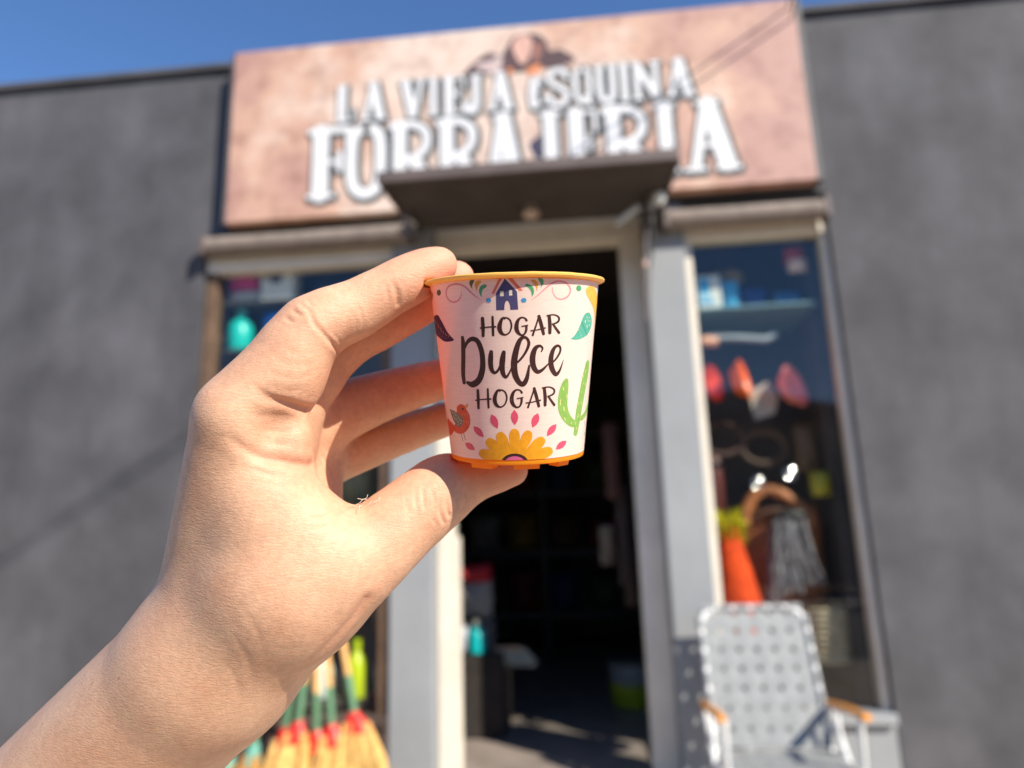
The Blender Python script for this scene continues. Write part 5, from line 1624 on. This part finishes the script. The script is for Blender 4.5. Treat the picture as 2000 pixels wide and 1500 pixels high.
sh = thing('store_rack', 'dim rack of goods deep inside the dark shop', 'rack', (-0.2, 3.2, 0.0))
for z in (0.4, 0.9, 1.4, 1.9):
    MB().box(-1.3, 0.9, 3.0, 3.4, z, z + 0.03).build('rack_shelf', M_SHELFD, sh)
for x in (-1.3, -0.2, 0.87):
    MB().box(x, x + 0.03, 2.99, 3.41, 0.0, 2.2).build('rack_post', M_BLACK, sh)

# stock on the dim rack: every sack stands on a shelf
rk = random.Random(21)
STOCK = [('red', (150, 44, 38)), ('white', (190, 184, 172)), ('blue', (52, 80, 132)), ('yellow', (186, 148, 50)), ('green', (70, 112, 66)), ('brown', (120, 86, 60)), ('grey', (120, 120, 122))]
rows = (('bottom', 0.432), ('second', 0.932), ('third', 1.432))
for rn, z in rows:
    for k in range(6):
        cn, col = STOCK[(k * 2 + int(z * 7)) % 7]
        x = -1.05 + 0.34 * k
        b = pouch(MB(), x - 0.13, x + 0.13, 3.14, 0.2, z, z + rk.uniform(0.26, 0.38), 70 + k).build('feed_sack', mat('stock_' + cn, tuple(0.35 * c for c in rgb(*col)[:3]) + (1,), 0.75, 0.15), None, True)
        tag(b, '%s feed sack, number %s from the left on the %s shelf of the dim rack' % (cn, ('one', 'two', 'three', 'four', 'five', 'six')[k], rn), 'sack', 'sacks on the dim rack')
# more goods hung in the right window
for k, (x0, x1, y, z0, z1, col, lab) in enumerate(((1.00, 1.13, 0.30, 2.05, 2.20, (34, 70, 140), 'deep blue bag right of the plush toy on the glass shelf'), (1.15, 1.28, 0.26, 2.05, 2.16, (60, 120, 170), 'mid blue packet at the right end of the glass shelf'),
                                                    (0.76, 0.84, 0.34, 1.10, 1.38, (96, 44, 40), 'maroon bag hanging low by the right window frame'), (1.18, 1.28, 0.30, 1.28, 1.50, (110, 84, 60), 'tan bag hanging under the pink dish'),
                                                    (1.20, 1.285, 0.2, 1.16, 1.27, (170, 160, 40), 'small yellow-green packet above the leather bag handle'))):
    b = pouch(MB(), x0, x1, y, 0.06, z0, z1, 90 + k).build('goods_bag', mat('hung_%d' % k, rgb(*col), 0.45, 0.12), None, True)
    tag(b, lab, 'bag')

# brooms leaning on the plinth
M_STRAW = mat('broom_straw', rgb(226, 190, 116), 0.8, 0.2, 40, col2=rgb(176, 132, 66))
M_STRAWD = mat('brush_fibre', rgb(196, 140, 56), 0.8, 0.2, 40, col2=rgb(150, 96, 34))
M_WOOD = mat('pine_handle', rgb(222, 172, 104), 0.55, 0.1, 30)
M_GRN = mat('green_sleeve', rgb(88, 128, 94), 0.5, 0.1)
M_RED = mat('red_cap', rgb(222, 46, 34), 0.45, 0.12, 30)
M_TEAL = mat('teal_binding', rgb(100, 160, 142), 0.6, 0.1)


def broom(label, x, y, zt, wid, lean, handle_top, cap_mat=M_RED, straw=M_STRAW, green=0.13, head=0.30, seed=0):
    """x,y,zt: top of the cap; straw hangs below to the pavement"""
    rd = random.Random(seed)
    t = thing('broom', label, 'broom', (x, y, -0.12), 'brooms under the left window')
    ax = Vector((lean, 0.16, 1)).normalized()
    top = Vector((x, y, zt))
    MB().tube([top - ax * 0.02, top + ax * green], 0.0155, 12).build('sleeve', M_GRN, t, True)
    MB().tube([top + ax * green, top + ax * handle_top], 0.0135, 12).build('handle', M_WOOD, t, True)
    # cap: flattened, flared collar
    v, f = [], []
    prof = [(0.016, 0.012, 0.0), (0.024, 0.018, -0.02), (wid * 0.28, 0.024, -0.05), (wid * 0.34, 0.028, -0.075), (wid * 0.35, 0.028, -0.085)]
    n = 20
    for rx, ry, dz in prof:
        for k in range(n):
            a = 2 * math.pi * k / n
            w = 1 + 0.06 * math.sin(5 * a + seed)
            v.append(tuple(top + ax * dz + Vector((rx * math.cos(a) * w, ry * math.sin(a) * w, 0))))
    for i in range(len(prof) - 1):
        for k in range(n):
            f.append((i * n + k, i * n + (k + 1) % n, (i + 1) * n + (k + 1) % n, (i + 1) * n + k))
    cap = MB().add(v, f).build('cap', cap_mat, t, True)
    s = MB()
    for k in range(150):
        u = rd.uniform(-1, 1)
        w = rd.uniform(-1, 1)
        a = top + ax * -0.05 + Vector((u * wid * 0.28, w * 0.020, 0))
        m_ = top - ax * (head * 0.42 + 0.06) + Vector((u * wid * 0.50, w * 0.036, rd.uniform(-0.01, 0.01)))
        e = Vector((x - lean * (head) + u * wid * 0.60 + rd.uniform(-0.008, 0.008), y - 0.05 + w * 0.045, max(-0.115, zt - head - 0.09 + rd.uniform(-0.02, 0.02))))
        s.tube([a, m_, e], [0.0042, 0.0042, 0.0026], 4)
    s.build('straw', straw, t, kind='stuff')


broom('broom with red cap nearest the left pillar, the tallest and rightmost', -0.785, -0.20, 0.362, 0.175, -0.26, 0.95, seed=1)
broom('second broom from the left pillar, with red cap and green sleeve', -0.872, -0.21, 0.318, 0.15, -0.16, 0.95, seed=2)
broom('third broom from the left pillar, with a slender red cap', -0.940, -0.19, 0.29, 0.135, -0.10, 0.95, seed=3)
broom('fourth broom from the left pillar, its straw bulging to the right', -1.000, -0.23, 0.335, 0.13, 0.05, 0.95, seed=4)
broom('fifth broom from the left pillar, red cap with a wide green sleeve', -1.062, -0.20, 0.305, 0.13, 0.02, 0.95, green=0.17, seed=5)
broom('golden fibre broom with teal binding, left of the red-capped ones', -1.175, -0.24, 0.255, 0.10, 0.03, 0.9, M_TEAL, M_STRAWD, 0.05, seed=6)
broom('smaller golden fibre broom with teal binding, leftmost of the row', -1.285, -0.22, 0.215, 0.10, 0.02, 0.85, M_TEAL, M_STRAWD, 0.04, seed=7)

# ------------------------------------------------------------------ folding chair
chair = thing('folding_chair', 'folding lawn chair of pale webbing on a white tube frame by the right pillar', 'chair', (0.81, -0.45, -0.12))
M_TUBE = mat('white_tube', rgb(226, 228, 226), 0.3, 0.04)
M_WEB = mat('pale_webbing', rgb(138, 142, 143), 0.6, 0.06, 30, 0.3, 300)
M_ARM = mat('varnished_wood', rgb(226, 150, 60), 0.35, 0.15, 30)
BX0, BX1 = 0.608, 1.015
B0, B1 = Vector((0, -0.29, 0.235)), Vector((0, -0.125, 0.712))     # foot and head of the back, in y,z
bdir = (B1 - B0).normalized()
bnor = Vector((0, -bdir.z, bdir.y))


def bp(x, s, off=0.0):
    q = B0 + bdir * s + bnor * off
    return (x, q.y, q.z)


H = (B1 - B0).length
arc = [bp(BX0, -0.10), bp(BX0, H - 0.075)]
arc += [bp(BX0 + 0.075 - 0.075 * math.cos(a), H - 0.075 + 0.075 * math.sin(a)) for a in np.linspace(0.2, math.pi / 2, 7)]
arc += [bp(BX1 - 0.075 + 0.075 * math.sin(a), H - 0.075 + 0.075 * math.cos(a)) for a in np.linspace(0, math.pi / 2 - 0.2, 7)]
arc += [bp(BX1, H - 0.075), bp(BX1, -0.10)]
MB().tube(arc, 0.0115, 12).build('back_frame', M_TUBE, chair, True)


def strap(fn, n, w, wid_dir, flip, cross):
    """woven strip: fn(t)->(point, normal); wid_dir is the across direction; lifts alternately over and under"""
    v, f = [], []
    for i in range(n + 1):
        t = i / n
        p, nr = fn(t)
        p = Vector(p)
        off = Vector(nr) * (0.0017 * math.sin(t * math.pi * cross + (math.pi if flip else 0)))
        for sgn in (-1, 1):
            for th in (-0.0009, 0.0009):
                v.append(tuple(p + off + Vector(wid_dir) * (w * 0.5 * sgn) + Vector(nr) * th))
    for i in range(n):
        a = i * 4
        f += [(a, a + 4, a + 6, a + 2), (a + 1, a + 3, a + 7, a + 5), (a, a + 1, a + 5, a + 4), (a + 2, a + 6, a + 7, a + 3)]
    f += [(0, 2, 3, 1), (n * 4, n * 4 + 1, n * 4 + 3, n * 4 + 2)]
    return MB().add(v, f)


NVS, NHS = 6, 7
for k in range(NVS):
    x = BX0 + 0.034 + (BX1 - BX0 - 0.068) * k / (NVS - 1)
    strap(lambda t, x=x: (bp(x, 0.005 + (H - 0.004) * t), bnor), 48, 0.052, (1, 0, 0), k % 2, NHS + 0.5).build('strap', M_WEB, chair, True)
for k in range(NHS):
    s_ = 0.03 + (H - 0.085) * k / (NHS - 1)
    strap(lambda t, s_=s_: (bp(BX0 - 0.012 + (BX1 - BX0 + 0.024) * t, s_), bnor), 40, 0.052, bdir, (k + 1) % 2, NVS).build('strap', M_WEB, chair, True)
    for xx in (BX0, BX1):
        MB().tube([bp(xx, s_ - 0.025), bp(xx, s_ + 0.025)], 0.0138, 12).build('strap_loop', M_WEB, chair, True)
for k in range(NVS):
    x = BX0 + 0.034 + (BX1 - BX0 - 0.068) * k / (NVS - 1)
    MB().tube([bp(x - 0.025, H), bp(x + 0.025, H)], 0.0138, 12).build('strap_loop', M_WEB, chair, True)
# seat
SZ, SY0, SY1 = 0.215, -0.28, -0.74
MB().tube([(BX0, SY0, SZ), (BX0, SY1 + 0.03, SZ + 0.02), (BX0 + 0.03, SY1, SZ + 0.02), (BX1 - 0.03, SY1, SZ + 0.02), (BX1, SY1 + 0.03, SZ + 0.02), (BX1, SY0, SZ)], 0.0115, 12).build('seat_frame', M_TUBE, chair, True)
MB().tube([(BX0, SY0, SZ), (BX1, SY0, SZ)], 0.0115, 12).build('rear_rail', M_TUBE, chair, True)
for k in range(NVS):
    x = BX0 + 0.034 + (BX1 - BX0 - 0.068) * k / (NVS - 1)
    strap(lambda t, x=x: ((x, SY0 + (SY1 - SY0) * t, SZ + 0.012 + 0.018 * t), (0, 0, 1)), 48, 0.052, (1, 0, 0), k % 2, 6.5).build('strap', M_WEB, chair, True)
    MB().tube([(x - 0.025, SY0, SZ), (x + 0.025, SY0, SZ)], 0.0138, 12).build('strap_loop', M_PAINT, chair, True)  # rear loops white: highlights on the webbing put into the colour
for k in range(6):
    y = SY0 - 0.05 + (SY1 - SY0 + 0.08) * k / 5
    strap(lambda t, y=y: ((BX0 - 0.01 + (BX1 - BX0 + 0.02) * t, y, SZ + 0.012 + 0.018 * (y - SY0) / (SY1 - SY0)), (0, 0, 1)), 40, 0.052, (0, 1, 0), (k + 1) % 2, NVS).build('strap', M_WEB, chair, True)
for sx, xx in ((-1, BX0 - 0.024), (1, BX1 + 0.024)):
    MB().tube([(xx, -0.19, 0.372), (xx + 0.004 * sx, -0.32, 0.385), (xx, -0.48, 0.402), (xx, -0.63, 0.412)], [0.014, 0.018, 0.020, 0.016], 12, flat=0.7).build('armrest', M_ARM, chair, True)
    MB().tube([(xx, -0.25, 0.37), (xx, -0.50, 0.10), (xx, -0.70, -0.115)], 0.010, 10).build('leg', M_TUBE, chair, True)
    MB().tube([(xx - 0.012 * sx, -0.60, 0.40), (xx - 0.012 * sx, -0.57, 0.20), (xx - 0.012 * sx, -0.22, -0.115)], 0.010, 10).build('leg', M_TUBE, chair, True)
    MB().tube([(xx - 0.006 * sx, -0.33, 0.38), (xx - 0.006 * sx, -0.37, 0.215)], 0.008, 10).build('arm_post', M_TUBE, chair, True)

# ------------------------------------------------------------------ wisp of lint caught in the thumb web
lint = MB()
rl = random.Random(9)
root = [Vector(LINT_ROOT) + Vector((rl.uniform(-2.0, 3.5), rl.uniform(-0.4, 0.4), rl.uniform(-1, 1))) for _ in range(7)]
for k in range(7):
    p = root[k].copy()
    pts = [p.copy()]
    d = Vector((rl.uniform(-0.5, 1.2), rl.uniform(0.5, 1.0), rl.uniform(-0.4, 0.4)))
    for j in range(6):
        d = (d + Vector((rl.uniform(-1, 1.3), rl.uniform(-0.8, 0.8), rl.uniform(-0.7, 0.7)))).normalized()
        p = p + d * rl.uniform(0.7, 1.5)
        pts.append(p.copy())
    lint.tube([HAND_MAT @ (q * 0.001) for q in pts], 0.00008, 5)
tag(lint.build('lint_wisp', mat('lint', rgb(238, 214, 190), 0.8)), 'tiny wisp of pale lint stuck in the crook of the thumb', 'lint')
